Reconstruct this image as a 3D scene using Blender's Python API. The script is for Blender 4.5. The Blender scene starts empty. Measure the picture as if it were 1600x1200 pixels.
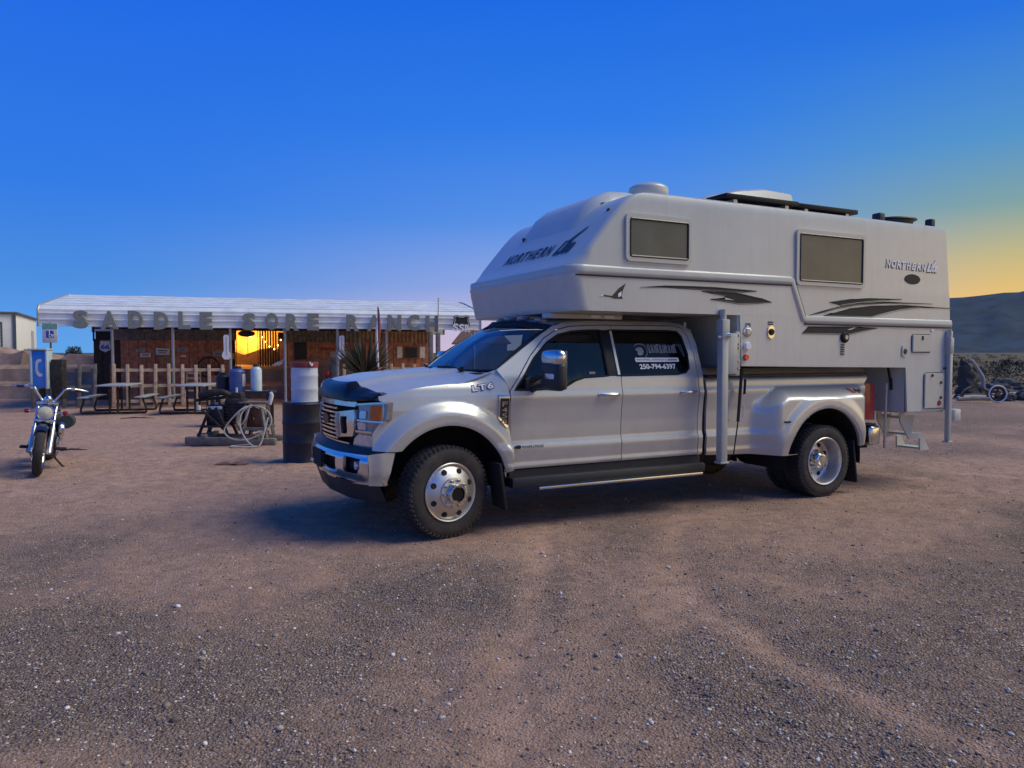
import bpy, bmesh, math, random
import numpy as np
from mathutils import Vector, Matrix
from mathutils.geometry import delaunay_2d_cdt

random.seed(7); rng = np.random.default_rng(11)
scene = bpy.context.scene
C = scene.collection
R = math.radians
PI = math.pi

# ---------------------------------------------------------------- camera
cam_d = bpy.data.cameras.new('camera'); cam = bpy.data.objects.new('camera', cam_d); C.objects.link(cam)
cam_d.sensor_width = 36.0; cam_d.lens = 26.65; cam_d.clip_start = .1; cam_d.clip_end = 20000
cam.location = (0, 0, 1.5965); cam.rotation_euler = (R(90 - 2.263), 0, 0)
scene.camera = cam
scene.render.resolution_x = 1024; scene.render.resolution_y = 768

# ---------------------------------------------------------------- dusk sky
SUN_AZ = R(86)            # to the right of the view direction (+Y), out of frame
SUN_EL = R(50)
world = bpy.data.worlds.new('World'); scene.world = world; world.use_nodes = True
nt = world.node_tree; N = nt.nodes; L = nt.links; N.clear()
def wn(t, **k):
    n = N.new(t)
    for a, b in k.items(): setattr(n, a, b)
    return n
def wmath(op, a, b=None, clamp=False):
    n = wn('ShaderNodeMath', operation=op, use_clamp=clamp)
    for i, s in enumerate((a, b)):
        if s is None: continue
        if isinstance(s, (int, float)): n.inputs[i].default_value = s
        else: L.new(s, n.inputs[i])
    return n.outputs[0]
def srgb(r, g, b, k=1.0):
    f = lambda c: (c/255/12.92 if c/255 <= .04045 else ((c/255+.055)/1.055)**2.4)
    return (f(r)*k, f(g)*k, f(b)*k, 1)
def wramp(fac, stops):
    n = wn('ShaderNodeValToRGB'); e = n.color_ramp.elements
    n.color_ramp.interpolation = 'LINEAR'
    while len(e) < len(stops): e.new(.5)
    for i, (p, c) in enumerate(stops): e[i].position = p; e[i].color = c
    L.new(fac, n.inputs[0]); return n.outputs[0]
tc = wn('ShaderNodeTexCoord'); sep = wn('ShaderNodeSeparateXYZ'); L.new(tc.outputs['Generated'], sep.inputs[0])
sx, sy, sz = sep.outputs
hl = wmath('SQRT', wmath('ADD', wmath('ADD', wmath('MULTIPLY', sx, sx), wmath('MULTIPLY', sy, sy)), 1e-6))
dt = wmath('DIVIDE', wmath('ADD', wmath('MULTIPLY', sx, math.sin(SUN_AZ)), wmath('MULTIPLY', sy, math.cos(SUN_AZ))), hl)
el = wmath('MAXIMUM', wmath('MULTIPLY', sz, 1/.6), 0.0, clamp=True)     # 0 .. sin 37 deg -> 0..1
s_ = lambda d: math.sin(R(d))/.6
el = wmath('MULTIPLY', el, .6)                                                # sine of the elevation, 0..1
s_ = lambda d: math.sin(R(d))
ZEN = srgb(30, 54, 96)
cool = wramp(el, [(0, srgb(92, 164, 232)), (s_(2.5), srgb(80, 152, 232)), (s_(5), srgb(66, 138, 222)), (s_(11), srgb(42, 120, 228)), (s_(25), srgb(20, 100, 226)), (s_(45), srgb(25, 72, 148)), (1, ZEN)])
pink = wramp(el, [(0, srgb(222, 190, 206)), (s_(2.8), srgb(194, 184, 214)), (s_(5), srgb(146, 166, 224)), (s_(9.8), srgb(84, 142, 228)), (s_(16.5), srgb(42, 122, 230)), (s_(25), srgb(22, 104, 224)), (s_(45), srgb(26, 74, 152)), (1, ZEN)])
warm = wramp(el, [(0, srgb(244, 184, 104)), (s_(3.2), srgb(236, 192, 108)), (s_(6), srgb(198, 182, 124)), (s_(9.5), srgb(124, 160, 160)), (s_(13.5), srgb(78, 146, 200)), (s_(21), srgb(30, 112, 222)), (s_(45), srgb(30, 80, 156)), (1, ZEN)])
glow = wramp(el, [(0, srgb(255, 212, 132, 1.8)), (s_(4), srgb(255, 218, 150, 1.8)), (s_(9), srgb(246, 218, 168, 1.5)), (s_(16), srgb(196, 200, 190, 1.1)), (s_(26), srgb(112, 156, 208)), (s_(45), srgb(40, 88, 160)), (1, ZEN)])
def wmix(f, a, b):
    n = wn('ShaderNodeMixRGB'); L.new(f, n.inputs[0]); L.new(a, n.inputs[1]); L.new(b, n.inputs[2]); return n.outputs[0]
def wstep(lo, hi):
    n = wn('ShaderNodeMapRange', interpolation_type='SMOOTHSTEP'); L.new(dt, n.inputs[0])
    n.inputs[1].default_value = lo; n.inputs[2].default_value = hi; return n.outputs[0]
col = wmix(wstep(-.48, .16), cool, pink)
col = wmix(wstep(.20, .66), col, warm)
col = wmix(wstep(.66, .99), col, glow)
bg = wn('ShaderNodeBackground'); bg.inputs[1].default_value = 1.0; L.new(col, bg.inputs[0])
sky = wn('ShaderNodeTexSky', sky_type='NISHITA'); sky.sun_disc = False; sky.sun_elevation = R(1.5); sky.sun_rotation = SUN_AZ
bg2 = wn('ShaderNodeBackground'); bg2.inputs[1].default_value = .012; L.new(sky.outputs[0], bg2.inputs[0])
add = wn('ShaderNodeAddShader'); L.new(bg.outputs[0], add.inputs[0]); L.new(bg2.outputs[0], add.inputs[1])
wo = wn('ShaderNodeOutputWorld'); L.new(add.outputs[0], wo.inputs[0])

sun_d = bpy.data.lights.new('sun', 'SUN'); sun = bpy.data.objects.new('sun', sun_d); C.objects.link(sun)
sun_d.energy = 2.5; sun_d.angle = R(38); sun_d.color = (1, .935, .745)
sd = Vector((math.sin(SUN_AZ)*math.cos(SUN_EL), math.cos(SUN_AZ)*math.cos(SUN_EL), math.sin(SUN_EL)))
sun.rotation_euler = (-sd).to_track_quat('-Z', 'Y').to_euler()

scene.view_settings.view_transform = 'Standard'; scene.view_settings.look = 'None'
scene.view_settings.exposure = 0.0; scene.view_settings.gamma = 1.0; scene.view_settings.use_curve_mapping = False

# ---------------------------------------------------------------- helpers
BASE = {}
def prop(o, label=None, cat=None, group=None, kind=None):
    for k, v in (('label', label), ('category', cat), ('group', group), ('kind', kind)):
        if v: o[k] = v
    return o
def thing(name, label, cat, loc=(0, 0, 0), rotz=0, group=None, base=(0, 0, 0)):
    """Empty at the thing's base; base is that point in the frame its parts are drawn in."""
    o = bpy.data.objects.new(name, None); C.objects.link(o)
    M = Matrix.Rotation(rotz, 4, 'Z')
    o.location = Vector(loc) + M @ Vector(base); o.rotation_euler = (0, 0, rotz)
    o.empty_display_size = .2
    prop(o, label, cat, group); BASE[o.name] = Vector(base)
    return o
def children(o): return [c for c in bpy.data.objects if c.parent == o]
def copy_tree(o, parent=None, kids=None):
    c = o.copy(); C.objects.link(c); c.parent = parent
    if o.name in BASE: BASE[c.name] = BASE[o.name]
    for ch in children(o): copy_tree(ch, c)
    return c

class MB:
    def __init__(s): s.v = []; s.f = []; s.vn = {}; s.of = set()
    def add(s, vs, fs):
        n = len(s.v); s.v += [tuple(p) for p in vs]; s.f += [tuple(i+n for i in f) for f in fs]; return s
    def bm(s, b, M=None):
        b.verts.index_update()
        s.add([(M @ v.co if M else v.co) for v in b.verts], [[v.index for v in f.verts] for f in b.faces]); b.free(); return s
    def box(s, c, d, bev=0, rot=None, seg=2):
        b = bmesh.new(); bmesh.ops.create_cube(b, size=1)
        for v in b.verts: v.co = Vector((v.co.x*d[0], v.co.y*d[1], v.co.z*d[2]))
        if bev: bmesh.ops.bevel(b, geom=b.edges[:], offset=min(bev, min(d)*.49), segments=seg, affect='EDGES', profile=.5)
        M = Matrix.Translation(c)
        if rot is not None: M = M @ (rot if isinstance(rot, Matrix) else Matrix.Rotation(rot, 4, 'Z'))
        return s.bm(b, M)
    def bar(s, p0, p1, w, t, up=(0, 0, 1), bev=0):
        p0, p1 = Vector(p0), Vector(p1); d = p1-p0; z = d.normalized(); u = Vector(up)
        if abs(z.dot(u)) > .98: u = Vector((0, 1, 0))
        x = u.cross(z).normalized(); y = z.cross(x)
        M = Matrix((x, y, z)).transposed().to_4x4(); M.translation = (p0+p1)/2
        b = bmesh.new(); bmesh.ops.create_cube(b, size=1)
        for v in b.verts: v.co = Vector((v.co.x*w, v.co.y*t, v.co.z*d.length))
        if bev: bmesh.ops.bevel(b, geom=b.edges[:], offset=bev, segments=1, affect='EDGES')
        return s.bm(b, M)
    def lathe(s, prof, o, axis, seg=24, a0=0, a1=2*PI):
        o = Vector(o); z = Vector(axis).normalized(); u = Vector((0, 0, 1)) if abs(z.z) < .9 else Vector((1, 0, 0))
        x = u.cross(z).normalized(); y = z.cross(x)
        full = abs(a1-a0-2*PI) < 1e-6; m = seg if full else seg+1
        vs = []
        for r, h in prof:
            for i in range(m):
                a = a0+(a1-a0)*i/seg; vs.append(o+z*h+(x*math.cos(a)+y*math.sin(a))*r)
        fs = []
        for j in range(len(prof)-1):
            for i in range(seg):
                k = (i+1) % m; fs.append((j*m+i, j*m+k, (j+1)*m+k, (j+1)*m+i))
        return s.add(vs, fs)
    def cyl(s, p0, p1, r0, r1=None, seg=16):
        r1 = r0 if r1 is None else r1; p0 = Vector(p0); p1 = Vector(p1); h = (p1-p0).length
        return s.lathe([(1e-4, 0), (r0, 0), (r1, h), (1e-4, h)], p0, p1-p0, seg)
    def tube(s, path, r, seg=8, closed=False, smooth=0):
        P = [Vector(p) for p in path]
        if smooth: P = catmull(P, smooth, closed)
        rs = r if isinstance(r, (list, tuple)) else None
        n = len(P); vs = []; prev = None
        for i in range(n):
            if closed: t = (P[(i+1) % n]-P[i-1]).normalized()
            else: t = (P[min(i+1, n-1)]-P[max(i-1, 0)]).normalized()
            if prev is None:
                u = Vector((0, 0, 1)) if abs(t.z) < .9 else Vector((1, 0, 0)); x = u.cross(t).normalized()
            else: x = (prev-t*prev.dot(t)).normalized()
            prev = x; y = t.cross(x)
            rr = r if rs is None else np.interp(i/(n-1), np.linspace(0, 1, len(rs)), rs)
            for k in range(seg):
                a = 2*PI*k/seg; vs.append(P[i]+(x*math.cos(a)+y*math.sin(a))*rr)
        fs = []
        for i in range(n if closed else n-1):
            j = (i+1) % n
            for k in range(seg): fs.append((i*seg+k, i*seg+(k+1) % seg, j*seg+(k+1) % seg, j*seg+k))
        if not closed: fs += [tuple(range(seg))[::-1], tuple(range((n-1)*seg, n*seg))]
        return s.add(vs, fs)
    def prism(s, poly, fn, off):
        """poly in 2-D, fn(a,b)->3-D, off = extrusion vector"""
        n = len(poly); A = [Vector(fn(a, b)) for a, b in poly]; o = Vector(off)
        tri = delaunay_2d_cdt([Vector(p) for p in poly], [], [list(range(n))], 1, 1e-6)
        vs = A+[p+o for p in A]
        if len(tri[0]) == n:
            fs = [tuple(t) for t in tri[2]]+[tuple(i+n for i in t)[::-1] for t in tri[2]]
        else: fs = [tuple(range(n)), tuple(range(2*n-1, n-1, -1))]
        fs += [(i, (i+1) % n, (i+1) % n+n, i+n) for i in range(n)]
        return s.add(vs, fs)
    def grid(s, P):
        nu, nv = len(P), len(P[0])
        return s.add([p for row in P for p in row], [(i*nv+j, (i+1)*nv+j, (i+1)*nv+j+1, i*nv+j+1) for i in range(nu-1) for j in range(nv-1)])
    def build(s, name, mat, parent=None, ang=40, label=None, smooth=True, recalc=True, base=None):
        b = base if base is not None else Vector((0, 0, 0))
        if parent is not None and base is None:
            p = parent
            while p.parent is not None: p = p.parent
            b = BASE.get(p.name, b)
        vs = [(p[0]-b[0], p[1]-b[1], p[2]-b[2]) for p in s.v]
        me = bpy.data.meshes.new(name); me.from_pydata(vs, [], s.f)
        if recalc:
            q = bmesh.new(); q.from_mesh(me); bmesh.ops.recalc_face_normals(q, faces=q.faces[:]); q.to_mesh(me); q.free()
        if smooth:
            me.shade_smooth()
            if ang < 180: me.set_sharp_from_angle(angle=R(ang))
        if s.of and smooth:
            me.update(); nl = [None]*len(me.loops)
            for p in me.polygons:
                for li in p.loop_indices:
                    nl[li] = s.vn[me.loops[li].vertex_index] if p.index in s.of else p.normal.copy()
            me.normals_split_custom_set(nl)
        me.materials.append(M_[mat] if isinstance(mat, str) else mat)
        o = bpy.data.objects.new(name, me); C.objects.link(o)
        if parent is not None: o.parent = parent
        if label: o['label'] = label
        return o

def catmull(P, k, closed=False):
    out = []; n = len(P)
    rngi = range(n if closed else n-1)
    for i in rngi:
        p0 = P[i-1] if (closed or i > 0) else P[0]*2-P[1]
        p1 = P[i]; p2 = P[(i+1) % n]; p3 = P[(i+2) % n] if (closed or i+2 < n) else P[-1]*2-P[-2]
        for j in range(k):
            t = j/k; out.append(.5*((2*p1)+(p2-p0)*t+(2*p0-5*p1+4*p2-p3)*t*t+(3*p1-p0-3*p2+p3)*t**3))
    if not closed: out.append(P[-1])
    return out
def curve2(pts, k=6, closed=False):
    return [(p.x, p.y) for p in catmull([Vector((a, b, 0)) for a, b in pts], k, closed)]
def inside(poly, pts):
    P = np.asarray(poly); x, y = pts[:, 0], pts[:, 1]; r = np.zeros(len(pts), bool); j = len(P)-1
    for i in range(len(P)):
        c = ((P[i, 1] > y) != (P[j, 1] > y)) & (x < (P[j, 0]-P[i, 0])*(y-P[i, 1])/(P[j, 1]-P[i, 1]+1e-12)+P[i, 0])
        r ^= c; j = i
    return r
def resample(poly, st):
    out = []; n = len(poly)
    for i in range(n):
        a = np.array(poly[i], float); b = np.array(poly[(i+1) % n], float); k = max(1, int(np.ceil(np.linalg.norm(b-a)/st)))
        out += [tuple(a+(b-a)*j/k) for j in range(k)]
    return out
def panel(mb, poly, fn, st=.03, off=(0, -.02, 0), holes=(), fold=None):
    """curved sheet-metal panel: 2-D outline (with holes) mapped through fn to 3-D, with thickness"""
    loops = [resample(p, st) for p in [poly]+list(holes)]
    bd = np.array([p for l in loops for p in l])
    lo, hi = bd.min(0), bd.max(0)
    gx, gy = np.meshgrid(np.arange(lo[0]+st/2, hi[0], st), np.arange(lo[1]+st/2, hi[1], st)); g = np.stack([gx.ravel(), gy.ravel()], 1)
    m = inside(loops[0], g)
    for l in loops[1:]: m &= ~inside(l, g)
    g = g[m]
    if len(g):
        d = np.min(np.linalg.norm(g[:, None, :]-bd[None], axis=2), axis=1); g = g[d > st*.55]
    V = [Vector(p) for p in bd]+[Vector(p) for p in g]
    E = []; k = 0
    for l in loops: E += [(k+i, k+(i+1) % len(l)) for i in range(len(l))]; k += len(l)
    ov, oe, of = delaunay_2d_cdt(V, E, [], 0, 1e-7)[:3]
    ov = np.array([tuple(p) for p in ov]); T = np.array([t for t in of if len(t) == 3])
    c = ov[T].mean(1); m = inside(loops[0], c)
    for l in loops[1:]: m &= ~inside(l, c)
    T = T[m]
    A = [Vector(fn(a, b)) for a, b in ov]; o = Vector(off); n = len(A)
    ed = {}
    for t in T:
        for i in range(3):
            a, b = int(t[i]), int(t[(i+1) % 3])
            if (b, a) in ed: del ed[(b, a)]
            else: ed[(a, b)] = 1
    fs = [tuple(map(int, t)) for t in T]+[tuple(int(i)+n for i in t)[::-1] for t in T]+[(a, b, b+n, a+n) for a, b in ed]
    v0, f0 = len(mb.v), len(mb.f); h = .004
    for i, (a, b) in enumerate(ov):          # surface normals from the shape itself, so highlights run smoothly
        du = Vector(fn(a+h, b))-Vector(fn(a-h, b)); dv = Vector(fn(a, b+h))-Vector(fn(a, b-h)); nn = du.cross(dv)
        nn = nn.normalized() if nn.length > 1e-9 else -o.normalized()
        mb.vn[v0+i] = -nn if nn.dot(o) > 0 else nn
    mb.of.update(range(f0, f0+len(T)))
    return mb.add(A+[p+o for p in A], fs)
def rrect(x0, y0, x1, y1, r, k=4):
    out = []
    for cx, cy, a in ((x1-r, y1-r, 0), (x0+r, y1-r, 90), (x0+r, y0+r, 180), (x1-r, y0+r, 270)):
        out += [(cx+r*math.cos(R(a+90*i/k)), cy+r*math.sin(R(a+90*i/k))) for i in range(k+1)]
    return out
def text2d(s, size=1, bold=0, shear=0, extrude=0, space=1):
    cu = bpy.data.curves.new('t', 'FONT'); cu.body = s; cu.size = size; cu.offset = bold; cu.shear = shear; cu.extrude = extrude; cu.resolution_u = 3; cu.space_character = space
    ob = bpy.data.objects.new('t', cu); C.objects.link(ob); dg = bpy.context.evaluated_depsgraph_get()
    me = bpy.data.meshes.new_from_object(ob.evaluated_get(dg))
    vs = [tuple(v.co) for v in me.vertices]; fs = [tuple(p.vertices) for p in me.polygons]
    bpy.data.objects.remove(ob); bpy.data.curves.remove(cu); bpy.data.meshes.remove(me)
    return vs, fs
def put_text(mb, s, fn, w, h, bold=0, shear=0, ext=0, space=1):
    """text stretched to w x h; fn(u,v,d) -> 3-D"""
    vs, fs = text2d(s, 1, bold, shear, .5 if ext else 0, space); a = np.array(vs); lo, hi = a.min(0), a.max(0); d = np.maximum(hi-lo, 1e-6)
    mb.add([fn((p[0]-lo[0])/d[0]*w, (p[1]-lo[1])/d[1]*h, (p[2]*2*ext) if ext else 0) for p in vs], fs); return mb
def sstep(a, b, x):
    t = min(1, max(0, (x-a)/(b-a))); return t*t*(3-2*t)
def lerp(a, b, t): return a+(b-a)*t

# ---------------------------------------------------------------- materials
M_ = {}
def mat(name, color, rough=.6, metal=0, var=.12, scale=8, bump=0, bscale=40, coat=0, spec=.5, dirt=None, dscale=3, damt=.35, emit=None, estr=0, streak=0, dust=0):
    m = bpy.data.materials.new(name); m.use_nodes = True; n = m.node_tree.nodes; l = m.node_tree.links; b = n['Principled BSDF']
    b.inputs['Roughness'].default_value = rough; b.inputs['Metallic'].default_value = metal
    b.inputs['Coat Weight'].default_value = coat; b.inputs['Coat Roughness'].default_value = .12; b.inputs['Specular IOR Level'].default_value = spec
    t = n.new('ShaderNodeTexCoord')
    nz = n.new('ShaderNodeTexNoise'); nz.inputs['Scale'].default_value = scale; nz.inputs['Detail'].default_value = 6; l.new(t.outputs['Object'], nz.inputs['Vector'])
    rp = n.new('ShaderNodeValToRGB'); e = rp.color_ramp.elements; e[0].position = .3; e[1].position = .7
    e[0].color = tuple(c*(1-var) for c in color[:3])+(1,); e[1].color = tuple(min(1, c*(1+var)) for c in color[:3])+(1,)
    l.new(nz.outputs[0], rp.inputs[0]); out = rp.outputs[0]
    if dirt:
        nd = n.new('ShaderNodeTexNoise'); nd.inputs['Scale'].default_value = dscale; nd.inputs['Detail'].default_value = 8; nd.inputs['Roughness'].default_value = .65; l.new(t.outputs['Object'], nd.inputs['Vector'])
        mr = n.new('ShaderNodeMapRange'); mr.inputs[1].default_value = .45; mr.inputs[2].default_value = .75; mr.inputs[4].default_value = damt; l.new(nd.outputs[0], mr.inputs[0])
        mx = n.new('ShaderNodeMixRGB'); mx.inputs[2].default_value = tuple(dirt[:3])+(1,); l.new(mr.outputs[0], mx.inputs[0]); l.new(out, mx.inputs[1]); out = mx.outputs[0]
    if streak:
        mp = n.new('ShaderNodeMapping'); mp.inputs['Scale'].default_value = (9, 9, .5); l.new(t.outputs['Object'], mp.inputs[0])
        ns = n.new('ShaderNodeTexNoise'); ns.inputs['Scale'].default_value = 1.6; ns.inputs['Detail'].default_value = 7; ns.inputs['Roughness'].default_value = .7; l.new(mp.outputs[0], ns.inputs['Vector'])
        ms = n.new('ShaderNodeMapRange'); ms.inputs[1].default_value = .5; ms.inputs[2].default_value = .72; ms.inputs[4].default_value = streak; l.new(ns.outputs[0], ms.inputs[0])
        xs = n.new('ShaderNodeMixRGB'); xs.inputs[2].default_value = (.27, .25, .20, 1); l.new(ms.outputs[0], xs.inputs[0]); l.new(out, xs.inputs[1]); out = xs.outputs[0]
    if dust:      # road dust thrown up by the wheels
        sp = n.new('ShaderNodeSeparateXYZ'); l.new(t.outputs['Object'], sp.inputs[0]); mz = n.new('ShaderNodeMapRange'); mz.inputs[1].default_value = .95; mz.inputs[2].default_value = .45; mz.inputs[4].default_value = dust; l.new(sp.outputs[2], mz.inputs[0])
        nu = n.new('ShaderNodeTexNoise'); nu.inputs['Scale'].default_value = 5; nu.inputs['Detail'].default_value = 8; nu.inputs['Roughness'].default_value = .7; l.new(t.outputs['Object'], nu.inputs['Vector']); mu = n.new('ShaderNodeMath'); mu.operation = 'MULTIPLY'; l.new(mz.outputs[0], mu.inputs[0]); l.new(nu.outputs[0], mu.inputs[1])
        xd = n.new('ShaderNodeMixRGB'); xd.inputs[2].default_value = (.33, .25, .20, 1); l.new(mu.outputs[0], xd.inputs[0]); l.new(out, xd.inputs[1]); out = xd.outputs[0]
    l.new(out, b.inputs['Base Color'])
    # roughness wear
    mr2 = n.new('ShaderNodeMapRange'); mr2.inputs[3].default_value = max(.02, rough*.85); mr2.inputs[4].default_value = min(1, rough*1.2); l.new(nz.outputs[0], mr2.inputs[0]); l.new(mr2.outputs[0], b.inputs['Roughness'])
    if bump:
        nb = n.new('ShaderNodeTexNoise'); nb.inputs['Scale'].default_value = bscale; nb.inputs['Detail'].default_value = 4; l.new(t.outputs['Object'], nb.inputs['Vector'])
        bp = n.new('ShaderNodeBump'); bp.inputs['Strength'].default_value = bump; bp.inputs['Distance'].default_value = .02; l.new(nb.outputs[0], bp.inputs['Height']); l.new(bp.outputs[0], b.inputs['Normal'])
    if emit: b.inputs['Emission Color'].default_value = tuple(emit[:3])+(1,); b.inputs['Emission Strength'].default_value = estr
    M_[name] = m; return m
def glass(name, tint, refl=1.0, rough=.02):
    m = bpy.data.materials.new(name); m.use_nodes = True; n = m.node_tree.nodes; l = m.node_tree.links; n.remove(n['Principled BSDF'])
    tr = n.new('ShaderNodeBsdfTransparent'); tr.inputs[0].default_value = tuple(tint)+(1,)
    gl = n.new('ShaderNodeBsdfGlossy'); gl.inputs['Roughness'].default_value = rough; gl.inputs[0].default_value = (refl, refl, refl, 1)
    lw = n.new('ShaderNodeLayerWeight'); lw.inputs[0].default_value = .5
    pw = n.new('ShaderNodeMath'); pw.operation = 'POWER'; l.new(lw.outputs['Facing'], pw.inputs[0]); pw.inputs[1].default_value = 5
    ma = n.new('ShaderNodeMath'); ma.operation = 'MULTIPLY_ADD'; l.new(pw.outputs[0], ma.inputs[0]); ma.inputs[1].default_value = .9; ma.inputs[2].default_value = .045
    mx = n.new('ShaderNodeMixShader'); l.new(ma.outputs[0], mx.inputs[0]); l.new(tr.outputs[0], mx.inputs[1]); l.new(gl.outputs[0], mx.inputs[2])
    l.new(mx.outputs[0], n['Material Output'].inputs[0]); M_[name] = m; return m
mat('paint', (.57, .58, .555), .32, .35, .03, 60, coat=.4, dirt=(.42, .37, .32), dscale=2.5, damt=.25, dust=.75)
mat('chrome', (.70, .71, .72), .2, 1, .06, 10, dirt=(.30, .26, .23), damt=.3)
mat('alloy', (.66, .655, .64), .42, 1, .05, 12, dirt=(.35, .3, .26), damt=.25)
mat('steel', (.45, .45, .45), .4, .9, .1, 20)
mat('black_plastic', (.022, .024, .027), .5, 0, .15, 20, bump=.1, bscale=200)
mat('matte_black', (.010, .010, .011), .8, 0, .15, 20)
mat('deflector', (.010, .011, .016), .32, 0, .1, 4, spec=.25)
mat('rubber', (.034, .031, .029), .8, 0, .22, 14, bump=.15, bscale=60, dirt=(.12, .09, .07), dscale=5, damt=.6)
mat('lamp_clear', (.62, .64, .66), .12, .5, .15, 30, coat=.6)
mat('lamp_dark', (.30, .30, .31), .25, .5, .2, 30, coat=.5)
mat('amber', (.80, .17, .015), .4, 0, .2, 60, spec=.3)
mat('red_lens', (.28, .008, .012), .2, 0, .25, 40, coat=.6)
mat('red_lamp', (.75, .06, .02), .25, 0, .1, 40, coat=.5)
mat('seat', (.05, .052, .058), .8, 0, .15, 30, bump=.1)
mat('dash', (.03, .03, .033), .7, 0, .1, 30)
mat('decal_white', (.86, .86, .86), .4, 0, .03, 10)
mat('decal_black', (.012, .012, .013), .4, 0, .05, 10)
mat('decal_ghost', (.30, .31, .32), .4, 0, .08, 30)
mat('decal_red', (.5, .03, .03), .4, 0, .08, 30)
mat('gelcoat', (.57, .585, .53), .30, 0, .03, 4, coat=.25, bump=.02, bscale=6, dirt=(.48, .49, .43), dscale=1.6, damt=.45, streak=.13)
mat('gel_trim', (.54, .545, .475), .32, 0, .03, 6, coat=.2)
mat('jack', (.46, .475, .43), .35, 0, .06, 12, coat=.3, dirt=(.35, .33, .3), damt=.3)
mat('swoosh', (.042, .042, .04), .55, 0, .06, 10, spec=.2)
mat('swoosh_edge', (.022, .022, .022), .35, 0, .06, 10)
mat('swoosh_light', (.60, .585, .55), .4, 0, .05, 10)
mat('acrylic', (.10, .112, .10), .12, 0, .2, 2.5, spec=.35)
mat('solar', (.010, .011, .016), .5, 0, .1, 10, spec=.2)
glass('cab_glass', (.50, .58, .60), 1)
glass('windscreen', (.62, .74, .74), 1.0)
glass('tint_glass', (.12, .13, .15), 1)
# ================================================================ SETTING
def vnoise(x, y, seed=0):
    """smooth value noise, numpy"""
    xi = np.floor(x).astype(np.int64); yi = np.floor(y).astype(np.int64); fx = x-xi; fy = y-yi
    fx = fx*fx*(3-2*fx); fy = fy*fy*(3-2*fy)
    def h(a, b):
        n = (a*374761393+b*668265263+seed*1442695041) & 0x7fffffff; n = (n ^ (n >> 13))*1274126177 & 0x7fffffff
        return ((n ^ (n >> 16)) & 0xffff)/65535.0
    return (h(xi, yi)*(1-fx)+h(xi+1, yi)*fx)*(1-fy)+(h(xi, yi+1)*(1-fx)+h(xi+1, yi+1)*fx)*fy
def fbm(x, y, o=4, seed=0):
    s = 0; a = .5
    for i in range(o): s = s+a*vnoise(x*2**i, y*2**i, seed+i*17); a *= .5
    return s/(1-.5**o)
TRACKS = [[(.35, 8.0), (.30, 7.4), (.16, 5.45), (.05, 4.24), (0, 3.46), (-.02, 2.9), (-.05, 1.5)], [(1.85, 8.0), (1.62, 7.2), (1.30, 6.17), (1.19, 5.4), (1.22, 4.65), (1.37, 4.05), (1.56, 3.63), (1.78, 3.25), (2.2, 2.7)],
          [(5.6, 10.6), (7, 9.3), (9, 8.4), (14, 7.6)]]
def track_dist(x, y):
    d = np.full(x.shape, 9.0)
    for T in TRACKS:
        for (x0, y0), (x1, y1) in zip(T[:-1], T[1:]):
            dx, dy = x1-x0, y1-y0; t = np.clip(((x-x0)*dx+(y-y0)*dy)/(dx*dx+dy*dy), 0, 1)
            d = np.minimum(d, np.hypot(x-x0-t*dx, y-y0-t*dy))
    return d
def gheight(x, y):
    r = np.hypot(x, y-6)
    near = np.clip(1-(r-25)/30, 0, 1)
    z = (fbm(x*.9, y*.9, 4, 3)-.5)*.05*near+(fbm(x*4, y*4, 4, 9)-.5)*.055*near+(vnoise(x*13, y*13, 29)-.5)*.012*near-.03*near*np.clip((vnoise(x*2.7, y*3.4, 77)-.80)/.2, 0, 1)
    td = track_dist(x, y); z = z-.010*np.exp(-(td/.14)**2)+.005*np.exp(-((td-.24)/.08)**2)
    far = np.clip((r-45)/120, 0, 1); z = z+far*(fbm(x*.012, y*.012, 3, 5)-.5)*2.2
    z = z+np.clip((y-300)/2500, 0, 1)*6
    u = -(x+1.01)*.8909-(y-7.47)*.4541; w = (x+1.01)*.4541-(y-7.47)*.8909        # flat, driven-over pad where the truck stands
    pad = np.clip(1.4-np.hypot(np.maximum(np.abs(u+2.3)-2.9, 0), np.maximum(np.abs(w)-1.1, 0))/.5, 0, 1)
    return z*(1-.75*pad)-.004
def axis(lo, f0, f1, hi, st, g=1.17):
    a = list(np.arange(f0, f1+1e-6, st)); s = st; p = f1; u = []
    while p < hi: s *= g; p += s; u.append(p)
    s = st; p = f0; w = []
    while p > lo: s *= g; p -= s; w.append(p)
    return np.array(w[::-1]+a+u)
gx = axis(-7000, -7, 7.5, 7000, .055); gy = axis(-60, 1.6, 11, 7000, .055, 1.13)
GX, GY = np.meshgrid(gx, gy); GZ = gheight(GX, GY)
V = np.stack([GX.ravel(), GY.ravel(), GZ.ravel()], 1); nx, ny = len(gx), len(gy)
I = (np.arange(ny-1)[:, None]*nx+np.arange(nx-1)[None]).ravel(); F = np.stack([I, I+1, I+1+nx, I+nx], 1)
gme = bpy.data.meshes.new('ground'); gme.vertices.add(len(V)); gme.vertices.foreach_set('co', V.ravel())
gme.loops.add(F.size); gme.loops.foreach_set('vertex_index', F.ravel()); gme.polygons.add(len(F)); gme.polygons.foreach_set('loop_start', np.arange(len(F))*4)
gme.update(); gme.validate(); gme.shade_smooth()
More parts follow.
